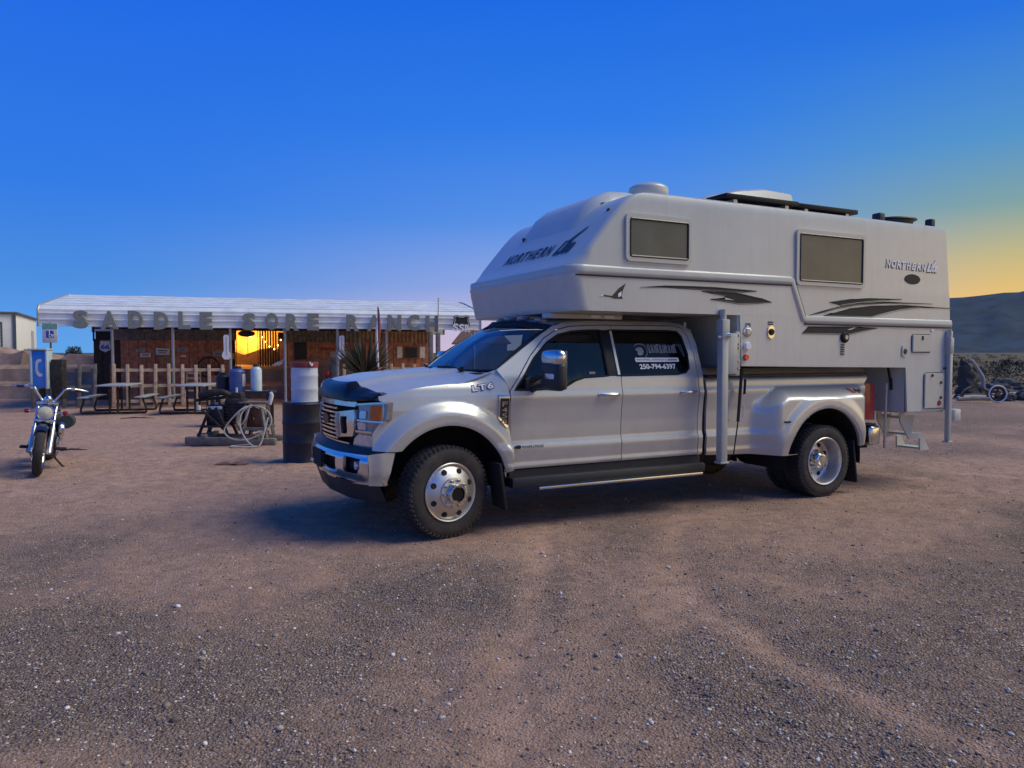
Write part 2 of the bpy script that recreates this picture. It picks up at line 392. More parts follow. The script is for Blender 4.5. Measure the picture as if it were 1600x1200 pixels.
def gravel_mask(x, y):
    edge = 7.4+.28*x+1.2*(fbm(x*.35+4, y*.35, 3, 21)-.5)*3       # gravel in front, bare dirt behind and left
    m = 1/(1+np.exp((y-edge)/.55))
    m = np.maximum(m, .75/(1+np.exp(-(x-3.5+.25*(y-8))/.8)))
    td = track_dist(x, y); m = m*(1-.4*np.exp(-(td/.11)**2))
    patch = fbm(x*.55, y*.55, 4, 33); m = m*np.clip((patch-.30)/.25, .25, 1)
    return np.clip(m, 0, 1)
at = gme.attributes.new('gravel', 'FLOAT', 'POINT'); at.data.foreach_set('value', gravel_mask(GX, GY).ravel().astype(np.float32))
at = gme.attributes.new('track', 'FLOAT', 'POINT'); at.data.foreach_set('value', (np.exp(-(track_dist(GX, GY)/.09)**2)*np.clip(3.2*fbm(GX*1.6, GY*1.6, 4, 51)-.9, 0, 1)).ravel().astype(np.float32))
ground = bpy.data.objects.new('ground', gme); C.objects.link(ground); prop(ground, kind='structure')

def ground_material():
    m = bpy.data.materials.new('desert_ground'); m.use_nodes = True; n = m.node_tree.nodes; l = m.node_tree.links; b = n['Principled BSDF']
    b.inputs['Roughness'].default_value = .95; b.inputs['Specular IOR Level'].default_value = .2
    tc = n.new('ShaderNodeTexCoord'); co = tc.outputs['Object']
    def noise(s, d=6, r=.6):
        k = n.new('ShaderNodeTexNoise'); k.inputs['Scale'].default_value = s; k.inputs['Detail'].default_value = d; k.inputs['Roughness'].default_value = r; l.new(co, k.inputs['Vector']); return k.outputs[0]
    def vor(s, feat='F1'):
        k = n.new('ShaderNodeTexVoronoi'); k.inputs['Scale'].default_value = s; k.feature = feat; l.new(co, k.inputs['Vector']); return k
    def ramp(f, st):
        k = n.new('ShaderNodeValToRGB'); e = k.color_ramp.elements
        while len(e) < len(st): e.new(.5)
        for i, (p, c) in enumerate(st): e[i].position = p; e[i].color = tuple(c)+(1,)
        l.new(f, k.inputs[0]); return k.outputs[0]
    def mix(f, a, c, t='MIX'):
        k = n.new('ShaderNodeMixRGB'); k.blend_type = t
        for i, s in enumerate((f, a, c)):
            if isinstance(s, (int, float)): k.inputs[i].default_value = s
            elif isinstance(s, tuple): k.inputs[i].default_value = s+(1,)
            else: l.new(s, k.inputs[i])
        return k.outputs[0]
    def mr(f, a, c, d, e):
        k = n.new('ShaderNodeMapRange')
        for i, s in enumerate((a, c, d, e)): k.inputs[i+1].default_value = s
        l.new(f, k.inputs[0]); return k.outputs[0]
    at = n.new('ShaderNodeAttribute'); at.attribute_name = 'gravel'; gm = at.outputs['Fac']
    dirt = ramp(noise(1.1, 8, .65), [(.25, (0.283, 0.171, 0.128)), (.5, (0.370, 0.239, 0.186)), (.75, (0.478, 0.326, 0.254))])
    dirt = mix(mr(noise(26, 4), .35, .7, 0, .5), dirt, (0.232, 0.152, 0.123))
    dirt = mix(mr(noise(75, 3, .7), .42, .62, 0, .55), dirt, (.11, .08, .068))
    dirt = mix(mr(noise(48, 3, .6), .56, .70, 0, .5), dirt, (.52, .41, .35))
    v1 = vor(70); v2 = vor(150)
    sepc = n.new('ShaderNodeSeparateColor'); l.new(v1.outputs['Color'], sepc.inputs[0])
    sep2 = n.new('ShaderNodeSeparateColor'); l.new(v2.outputs['Color'], sep2.inputs[0])
    g1 = ramp(sepc.outputs[0], [(0, (.045, .038, .036)), (.40, (.16, .125, .105)), (.72, (.34, .265, .225)), (.88, (.58, .49, .43)), (1, (.80, .74, .68))])
    g2 = ramp(sep2.outputs[0], [(0, (0.131, 0.102, 0.094)), (.5, (0.275, 0.203, 0.174)), (.9, (0.435, 0.341, 0.297)), (1, (0.725, 0.652, 0.580))])
    gcol = mix(.3, g1, g2)
    gcol = mix(mr(noise(.8, 5), .35, .7, 0, .6), gcol, (0.196, 0.174, 0.171))
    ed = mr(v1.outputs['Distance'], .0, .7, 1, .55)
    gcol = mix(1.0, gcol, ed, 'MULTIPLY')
    fine = mix(.25, dirt, g2)
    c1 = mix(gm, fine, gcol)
    # a sprinkling of pale chips everywhere
    v3 = vor(34); sep3 = n.new('ShaderNodeSeparateColor'); l.new(v3.outputs['Color'], sep3.inputs[0])
    chip = n.new('ShaderNodeMath'); chip.operation = 'MULTIPLY'; l.new(mr(sep3.outputs[1], .96, .97, 0, 1), chip.inputs[0]); l.new(mr(v3.outputs['Distance'], .12, .2, 1, 0), chip.inputs[1])
    c1 = mix(chip.outputs[0], c1, (0.797, 0.725, 0.667))
    # large-scale tone drift
    c1 = mix(mr(noise(.22, 4), .35, .7, 0, .35), c1, (0.435, 0.297, 0.239))
    tk = n.new('ShaderNodeAttribute'); tk.attribute_name = 'track'
    c1 = mix(mr(tk.outputs['Fac'], 0, 1, 0, .42), c1, (.46, .315, .25))
    c1 = mix(mr(noise(6, 7, .72), .46, .60, 0, .5), c1, (.15, .115, .10))
    # sage and grass tint far away
    sp = n.new('ShaderNodeSeparateXYZ'); l.new(co, sp.inputs[0])
    far = mr(sp.outputs[1], 28, 50, 0, .95)
    scrub = ramp(noise(.09, 8, .7), [(.3, (.030, .034, .026)), (.5, (.055, .056, .040)), (.62, (.15, .115, .08)), (.75, (.06, .058, .042))])
    c1 = mix(far, c1, scrub)
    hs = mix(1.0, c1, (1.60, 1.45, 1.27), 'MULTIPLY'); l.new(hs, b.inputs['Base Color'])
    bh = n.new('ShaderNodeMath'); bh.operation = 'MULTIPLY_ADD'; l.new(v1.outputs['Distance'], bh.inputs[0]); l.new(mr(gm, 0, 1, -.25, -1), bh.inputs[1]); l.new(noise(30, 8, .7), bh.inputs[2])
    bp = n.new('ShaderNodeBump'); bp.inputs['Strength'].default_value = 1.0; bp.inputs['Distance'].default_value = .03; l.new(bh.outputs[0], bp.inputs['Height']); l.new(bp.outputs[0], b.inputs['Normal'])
    return m
gme.materials.append(ground_material())

# loose stones: thousands of small rocks, nobody could count them
def rocks(name, n, pos, size, matn):
    t = (1+5**.5)/2
    bv = np.array([(-1, t, 0), (1, t, 0), (-1, -t, 0), (1, -t, 0), (0, -1, t), (0, 1, t), (0, -1, -t), (0, 1, -t), (t, 0, -1), (t, 0, 1), (-t, 0, -1), (-t, 0, 1)])/1.9
    bf = np.array([(0, 11, 5), (0, 5, 1), (0, 1, 7), (0, 7, 10), (0, 10, 11), (1, 5, 9), (5, 11, 4), (11, 10, 2), (10, 7, 6), (7, 1, 8), (3, 9, 4), (3, 4, 2), (3, 2, 6), (3, 6, 8), (3, 8, 9), (4, 9, 5), (2, 4, 11), (6, 2, 10), (8, 6, 7), (9, 8, 1)])
    a = rng.uniform(0, 2*PI, n); ca, sa = np.cos(a), np.sin(a)
    v = bv[None]*rng.uniform(.72, 1.25, (n, 12, 1))*(size[:, None, None]*rng.uniform([.7, .6, .4], [1.3, 1.1, .85], (n, 3))[:, None, :])
    x = v[..., 0]*ca[:, None]-v[..., 1]*sa[:, None]; y = v[..., 0]*sa[:, None]+v[..., 1]*ca[:, None]
    v = np.stack([x, y, v[..., 2]], -1)+pos[:, None, :]
    f = bf[None]+np.arange(n)[:, None, None]*12
    me = bpy.data.meshes.new(name); me.vertices.add(n*12); me.vertices.foreach_set('co', v.ravel()); me.loops.add(n*60); me.loops.foreach_set('vertex_index', f.ravel().astype(np.int32)); me.polygons.add(n*20); me.polygons.foreach_set('loop_start', np.arange(n*20)*3)
    me.update(); me.materials.append(M_[matn]); o = bpy.data.objects.new(name, me); C.objects.link(o); prop(o, kind='stuff'); return o
def island_mat(name, stops, rough=.85):
    m = bpy.data.materials.new(name); m.use_nodes = True; n = m.node_tree.nodes; l = m.node_tree.links; b = n['Principled BSDF']; b.inputs['Roughness'].default_value = rough; b.inputs['Specular IOR Level'].default_value = .25
    g = n.new('ShaderNodeNewGeometry'); r = n.new('ShaderNodeValToRGB'); e = r.color_ramp.elements
    while len(e) < len(stops): e.new(.5)
    for i, (p, c) in enumerate(stops): e[i].position = p; e[i].color = tuple(c)+(1,)
    l.new(g.outputs['Random Per Island'], r.inputs[0]); l.new(r.outputs[0], b.inputs['Base Color']); M_[name] = m
island_mat('stones', [(0, (.13, .105, .09)), (.35, (.24, .185, .15)), (.62, (.34, .26, .205)), (.78, (.44, .36, .29)), (.90, (.60, .52, .44)), (1, (.85, .79, .71))])
n_ = 230000
rr = 2.3*np.exp(rng.uniform(0, np.log(22/2.3), n_)); aa = rng.uniform(R(-62), R(62), n_)
px_, py_ = rr*np.sin(aa), rr*np.cos(aa)
keep = rng.uniform(0, 1, n_) < (.24+.76*gravel_mask(px_, py_)); px_, py_ = px_[keep], py_[keep]; n_ = len(px_)
sz = np.clip(.0032*np.exp(rng.normal(0, .55, n_)), .0016, .022); big = rng.uniform(0, 1, n_) < .003; sz[big] = rng.uniform(.007, .015, big.sum())
gravel = rocks('gravel', n_, np.stack([px_, py_, gheight(px_, py_)+sz*.15], 1), sz, 'stones'); gravel['label'] = 'loose grey and pale gravel strewn over the dirt yard'; gravel['category'] = 'gravel'
# ================================================================ PICKUP TRUCK
TLOC = (-1.0113, 7.4693, 0); TROT = PI+.471414
truck = thing('pickup_truck', 'silver crew-cab dual-rear-wheel pickup truck carrying the white camper', 'pickup truck', TLOC, TROT)
P = lambda mb, name, m, par=None, **k: mb.build(name, m, par or truck, **k)
def mirror(o, par=None):
    c = o.copy(); C.objects.link(c); c.scale = (1, -1, 1); c.parent = par or o.parent
    for ch in children(o):
        d = ch.copy(); C.objects.link(d); d.parent = c
    return c
ZP = np.array([(.45, .93), (.52, .962), (.575, .985), (.60, .974), (.70, .984), (.735, .988), (.79, .966), (.95, .970), (1.1, .985), (1.19, 1.0), (1.215, 1.0), (1.26, .985), (1.37, .972), (1.40, .962), (1.84, .80), (1.90, .755), (1.94, .68)])
FZ = np.array([(.45, .95), (.6, .965), (1.0, .98), (1.12, .985), (1.22, .97), (1.30, .945), (1.36, .905), (1.42, .86), (1.50, .80)])
XF = np.array([(0, .805), (.2, .80), (.35, .783), (.5, .758), (.7, .712), (.82, .675), (.9, .64), (.96, .60), (1.0, .56), (1.05, .45)])
XB = np.array([(0, .895), (.2, .888), (.4, .866), (.6, .83), (.8, .785), (.92, .745), (1.0, .69), (1.03, .6)])
def smooth_interp(z, T, w=.012):
    return float(np.mean(np.interp([z-w, z-w/2, z, z+w/2, z+w], T[:, 0], T[:, 1])))
def ybody(x, z): return smooth_interp(z, ZP)
def yfender(x, z):
    y = lerp(smooth_interp(z, ZP), smooth_interp(z, FZ), sstep(-.62, -.25, x))
    if x > .25: y -= .03*((x-.25)/.4)**2
    r = math.hypot(x, z-.40)
    f = sstep(.80, .665, r)*.078
    if z < .62 and x < 0: f *= 1
    f -= .02*sstep(.60, .545, r)
    return y+f
def side(fn): return lambda x, z: (x, fn(x, z), z)
def arch(cx, cz, r, a0, a1, n=26): return [(cx+r*math.cos(R(a0+(a1-a0)*i/n)), cz+r*math.sin(R(a0+(a1-a0)*i/n))) for i in range(n+1)]

# --- front fender
top = curve2([(.605, 1.238), (.4, 1.280), (.2, 1.312), (-.2, 1.348), (-.36, 1.40), (-.50, 1.452)], 5)
rear = [(-.60, 1.30), (-.610, 1.14), (-.618, .90), (-.622, .545), (-.53, .52)]
arc = arch(0, .42, .558, 168, 40)
front_e = [(.50, .775), (.66, .785), (.655, .93), (.578, 1.045), (.575, 1.195), (.60, 1.205)]
m = MB(); panel(m, top+rear+arc+front_e, side(yfender), .022)
fender = P(m, 'front_fender', 'paint', ang=35)
m = MB()                                              # wheel-house lining behind the arch
m.lathe([(.565, 0), (.60, -.30), (.60, -.55)], (0, .99, .42), (0, 1, 0), 28, R(-8), R(188)); P(m, 'wheel_liner', 'matte_black', fender)
mirror(fender)
# flat inner panels that close the engine bay and keep light from passing
m = MB(); m.box((.02, 0, .92), (1.1, .86, .62)); P(m, 'engine_bay', 'matte_black')

# --- doors
split = -1.845
Apil = [(-.66, 1.262), (-.90, 1.545), (-1.075, 1.70), (-1.213, 1.778), (-1.365, 1.815), (-1.6, 1.828)]
w1 = [(-.665, 1.268), (-.90, 1.555), (-1.075, 1.709), (-1.213, 1.782), (-1.365, 1.815), (-1.55, 1.828), (-1.70, 1.832), (-1.70, 1.384), (-1.42, 1.372), (-1.32, 1.345), (-1.22, 1.296), (-1.14, 1.275), (-.85, 1.264)]
w2 = [(-1.80, 1.834), (-2.55, 1.838), (-2.66, 1.83), (-2.705, 1.78), (-2.735, 1.60), (-2.715, 1.45), (-2.66, 1.405), (-2.55, 1.388), (-1.80, 1.384)]
fd = [(-.618, 1.26), (-.87, 1.575), (-1.05, 1.745), (-1.20, 1.825), (-1.36, 1.862), (-1.6, 1.877), (split+.004, 1.882), (split+.004, .548), (-.628, .545), (-.626, .9), (-.616, 1.14)]
rd = [(split-.004, 1.882), (-2.6, 1.888), (-2.73, 1.872), (-2.78, 1.80), (-2.815, 1.60), (-2.81, 1.40), (-2.806, 1.2), (-2.806, .60), (-2.80, .552), (split-.004, .548)]
for outl, win, nm in ((fd, w1, 'front_door'), (rd, w2, 'rear_door')):
    m = MB(); panel(m, outl, side(ybody), .028, holes=[win], off=(0, -.03, 0)); d = P(m, nm, 'paint', ang=30)
    m = MB()                                          # black rubber surround
    cen = np.mean(np.array(win), 0)
    P3 = [Vector((a, ybody(a, b)-.004, b)) for a, b in resample(win, .06)]
    m.tube(P3, .011, 6, closed=True); P(m, 'window_seal', 'matte_black', d)
    m = MB(); panel(m, [(a, b) for a, b in win], lambda x, z: (x, ybody(x, z)-.016, z), .09, off=(0, -.004, 0))
    P(m, 'window', 'cab_glass' if nm == 'front_door' else 'tint_glass', d, ang=60)
    # handle
    x0, x1 = (-1.565, -1.80) if nm == 'front_door' else (-2.565, -2.785)
    zc = 1.20; m = MB(); xm = (x0+x1)/2; y = ybody(xm, zc)
    m.tube([(x0, y+.004, zc), (x0-.03, y+.026, zc+.004), (xm, y+.034, zc+.006), (x1+.03, y+.026, zc+.004), (x1, y+.004, zc)], [.013, .016, .017, .016, .013], 8, smooth=3)
    h = P(m, 'handle', 'chrome', d)
    m = MB(); panel(m, rrect(min(x0, x1)-.012, zc-.036, max(x0, x1)+.012, zc+.036, .03), lambda x, z: (x, ybody(x, z)+.003, z), .05, off=(0, -.004, 0)); P(m, 'handle_recess', 'paint', h)
    mirror(d)
# B pillar, black between the two panes
m = MB(); panel(m, [(-1.690, 1.834), (-1.810, 1.836), (-1.810, 1.384), (-1.690, 1.384)], lambda x, z: (x, ybody(x, z)+.004, z), .06, off=(0, -.03, 0)); b_ = P(m, 'door_pillar', 'deflector'); mirror(b_)
# --- cab shell: A pillar / roof rail / C pillar strip outside the door gaps
rail_out = [(-.50, 1.452), (-.80, 1.645), (-1.0, 1.77), (-1.16, 1.862), (-1.32, 1.905), (-1.6, 1.925), (-2.0, 1.932), (-2.6, 1.935), (-2.76, 1.92), (-2.85, 1.85), (-2.885, 1.70), (-2.88, 1.45), (-2.875, 1.30), (-2.872, .60), (-2.86, .55)]
rail_in = [(-2.806, .545), (-2.814, .60), (-2.814, 1.2), (-2.818, 1.40), (-2.823, 1.60), (-2.788, 1.803), (-2.737, 1.88), (-2.6, 1.896), (split, 1.89), (-1.6, 1.885), (-1.355, 1.870), (-1.195, 1.833), (-1.043, 1.752), (-.862, 1.582), (-.608, 1.268), (-.604, 1.30)]
m = MB(); panel(m, rail_out+rail_in, side(ybody), .03, off=(0, -.04, 0)); r_ = P(m, 'cab_side', 'paint', ang=30); mirror(r_)
# roof
def zroof(x, y):
    e = abs(y)/.70; zc = np.interp(-x, [1.0, 1.1, 1.25, 1.5, 2.0, 2.6, 2.75, 2.86], [1.905, 1.935, 1.962, 1.985, 1.995, 1.975, 1.95, 1.90])
    ze = np.interp(-x, [1.0, 1.1, 1.25, 1.5, 2.0, 2.6, 2.75, 2.86], [1.78, 1.835, 1.895, 1.922, 1.934, 1.934, 1.918, 1.85])
    return lerp(zc, ze, e**2.6)
xs = np.linspace(0, 1, 28); ys = np.linspace(-.70, .70, 25)
G = [[(lerp(np.interp(abs(y), [0, .4, .6, .7], [-1.02, -1.06, -1.14, -1.20]), -2.86, t), y, zroof(lerp(np.interp(abs(y), [0, .4, .6, .7], [-1.02, -1.06, -1.14, -1.20]), -2.86, t), y)) for y in ys] for t in xs]
m = MB(); m.grid(G); roof = P(m, 'roof', 'paint', ang=60, recalc=False)
for y in (-.5, -.25, 0, .25, .5):
    m = MB(); m.box((np.interp(abs(y), [0, .4, .6], [-1.12, -1.16, -1.24]), y, zroof(-1.2, y)+.012), (.12, .085, .045), .018); P(m, 'clearance_lamp', 'lamp_dark', roof)
# rear cab wall with window
m = MB(); G = [[(-2.862-.0*abs(y), y, z) for z in np.linspace(.55, 1.36, 4)] for y in np.linspace(-.96, .96, 9)]; m.grid(G)
m.box((-2.86, 0, 1.89), (.03, 1.4, .09)); 
for s in (-1, 1): m.prism([(.60*s, 1.36), (.955*s, 1.36), (.775*s, 1.86), (.60*s, 1.86)], lambda a, b: (-2.85, a, b), (-.02, 0, 0))
P(m, 'cab_back', 'paint', ang=30)
m = MB(); m.box((-2.85, 0, 1.60), (.006, 1.22, .5)); P(m, 'rear_window', 'tint_glass')
# windscreen
def ws(u, v):      # u across -1..1, v up 0..1
    xb_ = np.interp(abs(u), [0, .5, .8, 1], [-.30, -.34, -.42, -.51]); zb = np.interp(abs(u), [0, 1], [1.425, 1.445]); yb = u*.905
    xt = np.interp(abs(u), [0, .5, .8, 1], [-1.03, -1.07, -1.13, -1.175]); zt = np.interp(abs(u), [0, .5, 1], [1.925, 1.915, 1.865]); yt = u*.755
    bow = .02*math.sin(PI*v)
    return (lerp(xb_, xt, v)+bow, lerp(yb, yt, v), lerp(zb, zt, v)+bow)
m = MB(); m.grid([[ws(u, v) for v in np.linspace(0, 1, 9)] for u in np.linspace(-1, 1, 25)]); wsc = P(m, 'windscreen', 'windscreen', recalc=False, ang=90)
m = MB(); edge = [ws(u, 0) for u in np.linspace(-1, 1, 17)]+[ws(1, v) for v in np.linspace(.1, 1, 8)]+[ws(u, 1) for u in np.linspace(.9, -1, 16)]+[ws(-1, v) for v in np.linspace(.9, .1, 8)]
m.tube(edge, .016, 6, closed=True); P(m, 'windscreen_trim', 'matte_black', wsc)
m = MB(); m.grid([[Vector(ws(u, v))+Vector((.004, 0, .006)) for v in (.88, .94, 1)] for u in np.linspace(-.97, .97, 25)]); P(m, 'shade_band', 'matte_black', wsc, recalc=False)
for s in (-.1, .62):
    m = MB(); a = Vector(ws(s, 0))+Vector((.05, 0, .01)); c = Vector(ws(s-.62, .04))+Vector((.025, 0, .02)); m.tube([a, (a+c)/2+Vector((.01, 0, .015)), c], .011, 5); m.cyl(a+Vector((0, 0, -.02)), a+Vector((0, 0, .03)), .02, seg=8); P(m, 'wiper', 'matte_black', wsc)
# cowl
m = MB(); m.grid([[(np.interp(abs(y), [0, .5, .8, .93], [-.27, -.31, -.38, -.46])+.02-t*.08, y*(1-.03*t), 1.435+.012*t-.02*abs(y)) for t in (0, .5, 1)] for y in np.linspace(-.90, .90, 21)]); P(m, 'cowl', 'matte_black', recalc=False)

# --- hood
def zhood(x, y):
    zc = smooth_interp(-x, np.array([(-.86, 1.225), (-.80, 1.285), (-.727, 1.330), (-.635, 1.362), (-.386, 1.408), (0, 1.437), (.45, 1.472)]), .03)
    ze = np.interp(-x, [-.62, -.4, -.2, .2, .36, .5], [1.236, 1.280, 1.312, 1.348, 1.40, 1.452])
    a = abs(y); s = .42*sstep(.46, .56, a)+.58*sstep(.55, .96, a)
    z = lerp(zc, ze-.004, s)
    xfr = np.interp(a, XF[:, 0], XF[:, 1]); d = xfr-x
    if a > .5: z -= .035*sstep(.10, .0, d)
    return z
ys = np.concatenate([np.linspace(-.925, -.3, 22), np.linspace(-.25, .25, 8), np.linspace(.3, .925, 22)])
def hx(y, t):
    x0 = np.interp(abs(y), XF[:, 0], XF[:, 1])-.02; x1 = np.interp(abs(y), [0, .5, .8, .93], [-.30, -.34, -.41, -.47]); return lerp(x0, x1, t)
m = MB(); m.grid([[(hx(y, t), y, zhood(hx(y, t), y)) for t in np.linspace(0, 1, 34)**1.25] for y in ys]); hood = P(m, 'hood', 'paint', ang=60, recalc=False)
# hood shield (dark deflector)
m = MB(); rows = []
for y in np.linspace(-.93, .93, 61):
    a = abs(y); x = np.interp(a, XF[:, 0], XF[:, 1]); ztop = lerp(1.318, 1.268, sstep(.38, .62, a)); zb = np.interp(a, [0, .5, .93], [1.198, 1.178, 1.205])
    rows.append([(x-.105, y, zhood(x-.105, y)+.003), (x-.065, y, max(ztop+.004, zhood(x-.065, y)+.014)), (x-.025, y, max(ztop-.008, zhood(x-.03, y)+.012)), (x+.006, y, ztop-.03), (x+.025, y, lerp(zb, ztop, .45)), (x+.028, y, zb+.01), (x+.01, y, zb)])
m.grid(rows); P(m, 'hood_shield', 'deflector', ang=60, recalc=False)

# --- front fascia
def fr(off=0, lean=.03): return lambda y, z: (float(np.interp(abs(y), XF[:, 0], XF[:, 1]))+off-lean*abs(z-1.0)/.3, y, z)
m = MB(); panel(m, [(-.90, .79), (.90, .79), (.90, 1.19), (-.90, 1.19)], fr(-.075), .06, off=(-.03, 0, 0)); P(m, 'grille_backing', 'matte_black')
grille = bpy.data.objects.new('grille', None)
m = MB()
panel(m, [(-.62, 1.135), (.62, 1.135), (.65, 1.18), (-.65, 1.18)], fr(.0), .06, off=(-.05, 0, 0))
panel(m, [(-.47, .765), (.47, .765), (.50, .812), (-.50, .812)], fr(.0), .06, off=(-.05, 0, 0))
grille = P(m, 'grille', 'chrome', ang=40)
for k in range(8):
    z = .838+k*.0385; m = MB(); hw = .30
    pts = [fr(.002)(y, z) for y in np.linspace(-hw, hw, 21)]
    for i in range(20):
        m.bar(pts[i], (pts[i+1][0], pts[i+1][1]+.001, pts[i+1][2]), .03, .017, up=(0, 0, 1))
    P(m, 'grille_bar', 'chrome', grille)
for s in (-1, 1):
    o = [(s*.29, 1.075), (s*.635, 1.112), (s*.655, 1.04), (s*.635, .93), (s*.60, .878), (s*.29, .848)]; i_ = [(s*.385, 1.042), (s*.515, 1.048), (s*.515, .92), (s*.49, .892), (s*.385, .888)]
    m = MB(); panel(m, o, fr(.012), .05, off=(-.05, 0, 0), holes=[i_]); cb = P(m, 'grille_nostril', 'chrome', grille)
    m = MB(); panel(m, [(s*.290, 1.068), (s*.335, 1.07), (s*.335, .858), (s*.290, .855)], fr(.026), .05, off=(-.03, 0, 0)); P(m, 'nostril_blade', 'steel', cb)
# emblem oval at the centre
m = MB(); m.add(*[([fr(.022)(.0, 1.0)]+[(fr(.022)(0, 1)[0], .115*math.cos(a), 1.0+.05*math.sin(a)) for a in np.linspace(0, 2*PI, 25)[:-1]]), [(0, i+1, (i+1) % 24+1) for i in range(24)]]); 
P(m, 'grille_emblem', 'deflector', grille)
# headlamps
for s in (1, -1):
    hl = [(s*.65, 1.16), (s*.985, 1.188), (s*.985, 1.045), (s*.882, .925), (s*.886, .783), (s*.51, .768), (s*.575, .86), (s*.645, .91), (s*.665, 1.04)]
    m = MB(); panel(m, hl, fr(-.018), .03, off=(-.05, 0, 0)); h = P(m, 'headlight', 'lamp_dark', ang=40)
    def bit(nm, poly, mt, off=.0, par=h):
        q = MB(); panel(q, [(s*a, b) for a, b in poly], fr(off), .03, off=(-.03, 0, 0)); return P(q, nm, mt, par, ang=40)
    bit('turn_lamp', rrect(.848, 1.036, .958, 1.158, .012), 'amber', -.002)
    bit('lamp_reflector', rrect(.700, 1.042, .792, 1.108, .01), 'lamp_clear', -.004)
    bit('lamp_reflector', rrect(.676, .946, .790, 1.008, .01), 'lamp_clear', -.004)
    bit('lamp_trim', [(.665, 1.018), (.985, 1.018), (.985, 1.030), (.665, 1.032)], 'chrome', .0)
    bit('lamp_trim', [(.64, .918), (.882, .922), (.878, .940), (.645, .936)], 'chrome', .004)
    bit('lamp_reflector', [(.55, .785), (.872, .79), (.868, .900), (.68, .902), (.585, .855)], 'lamp_clear', -.008)
    bit('lamp_trim', [(.65, 1.15), (.99, 1.178), (.99, 1.195), (.65, 1.167)], 'chrome', .004)

# --- front bumper
def fb(off=0): return lambda y, z: (float(np.interp(abs(y), XB[:, 0], XB[:, 1]))+off-.05*sstep(.60, .50, z)-.03*sstep(.69, .75, z), y, z)
fogs = [[(s*.612, .716), (s*.75, .716), (s*.885, .712), (s*.888, .64), (s*.85, .585), (s*.64, .582), (s*.612, .61)] for s in (1, -1)]
cen = [(-.46, .69), (.46, .69), (.46, .55), (-.46, .55)]
m = MB(); panel(m, [(-1.012, .75), (-.5, .738), (.5, .738), (1.012, .75), (1.02, .50), (.70, .485), (.5, .485), (-.5, .485), (-.70, .485), (-1.02, .50)], fb(), .035, off=(-.03, 0, 0), holes=fogs+[cen]); bump = P(m, 'front_bumper', 'chrome', ang=30)
m = MB(); panel(m, [(-1.0, .77), (1.0, .77), (1.0, .52), (-1.0, .52)], fb(-.06), .08, off=(-.02, 0, 0)); P(m, 'bumper_backing', 'matte_black', bump)
m = MB(); panel(m, [(-.97, .795), (.97, .795), (1.0, .745), (.5, .739), (-.5, .739), (-1.0, .745)], lambda y, z: (float(np.interp(abs(y), XB[:, 0], XB[:, 1]))-.028-(z-.739)*1.3, y, z), .05, off=(-.02, 0, -.02)); P(m, 'bumper_step_pad', 'black_plastic', bump)
for s in (1, -1):
    m = MB(); c = fb(-.03)(s*.80, .65); m.cyl((c[0]-.03, c[1], c[2]), (c[0]+.015, c[1], c[2]), .042, .036, 14); P(m, 'fog_lamp', 'lamp_clear', bump)
    m = MB(); m.tube([(.84, s*.12, .575), (.875, s*.16, .575), (.875, s*.40, .565), (.83, s*.44, .565)], .016, 8, smooth=3); P(m, 'tow_hook', 'chrome', bump)
    m = MB(); panel(m, [(.715, .752), (.56, .772), (.49, .765), (.53, .60), (.565, .49), (.70, .498)], lambda x, z: (x, s*(1.005+.025*sstep(.70, .60, x)-.02*sstep(.6, .5, z)), z), .04, off=(0, -s*.03, 0)); P(m, 'bumper_end_cap', 'paint', bump, ang=30)
m = MB(); m.box((.905, 0, .64), (.012, .31, .16)); P(m, 'plate_bracket', 'matte_black', bump)
m = MB()
m.grid([[(np.interp(abs(y), [0, .5, .8, 1.0], [.855, .815, .735, .62])-t*.06, y, lerp(.50, np.interp(abs(y), [0, .6, .9, 1.0], [.33, .33, .34, .36]), t)) for t in (0, .5, 1)] for y in np.linspace(-1, 1, 31)]); P(m, 'air_dam', 'black_plastic', bump, recalc=False, ang=60)

# --- fender vent badge, lettering
vent = [(-.492, 1.232), (-.600, 1.225), (-.604, .930), (-.575, .932), (-.492, 1.02)]
for s in (1,):
    m = MB(); panel(m, vent, lambda x, z: (x, yfender(x, z)+.014, z), .04, off=(0, -.016, 0)); vb = P(m, 'fender_vent', 'chrome', fender, ang=30)
    m = MB(); panel(m, [(-.508, 1.20), (-.592, 1.195), (-.594, .955), (-.578, .957), (-.508, 1.032)], lambda x, z: (x, yfender(x, z)+.017, z), .04, off=(0, -.004, 0)); P(m, 'vent_mesh', 'black_plastic', fender)
    m = MB()
    for k, ch in enumerate('F450'):
        put_text(m, ch, lambda u, v, d, k=k: (-.522-u, yfender(-.522-u, 1.125-k*.054+v)+.021, 1.125-k*.054+v), .055, .044, .02)
    P(m, 'fender_lettering', 'steel', fender)
    m = MB(); put_text(m, 'LT6', lambda u, v, d: (-.245-u, yfender(-.245-u, 1.262+v)+.006, 1.256+v*.995+u*.14), .215, .066, .085, space=1.15); P(m, 'fender_decal_outline', 'decal_black', fender)
    m = MB(); put_text(m, 'LT6', lambda u, v, d: (-.253-u, yfender(-.253-u, 1.268+v)+.0085, 1.263+v*.995+u*.14), .199, .053, .03, space=1.15); P(m, 'fender_decal', 'decal_white', fender)
doorF = [o for o in children(truck) if o.name == 'front_door'][0]; doorR = [o for o in children(truck) if o.name == 'rear_door'][0]
m = MB(); put_text(m, 'POWER STROKE', lambda u, v, d: (-.735-u, ybody(0, .735)+.008, .732+v), .225, .026, .02); m.prism([(-.655, .734), (-.715, .728), (-.725, .755), (-.70, .765), (-.66, .757)], lambda a, b: (a, ybody(0, .735)+.008, b), (0, .002, 0)); P(m, 'door_lettering', 'decal_black', doorF)
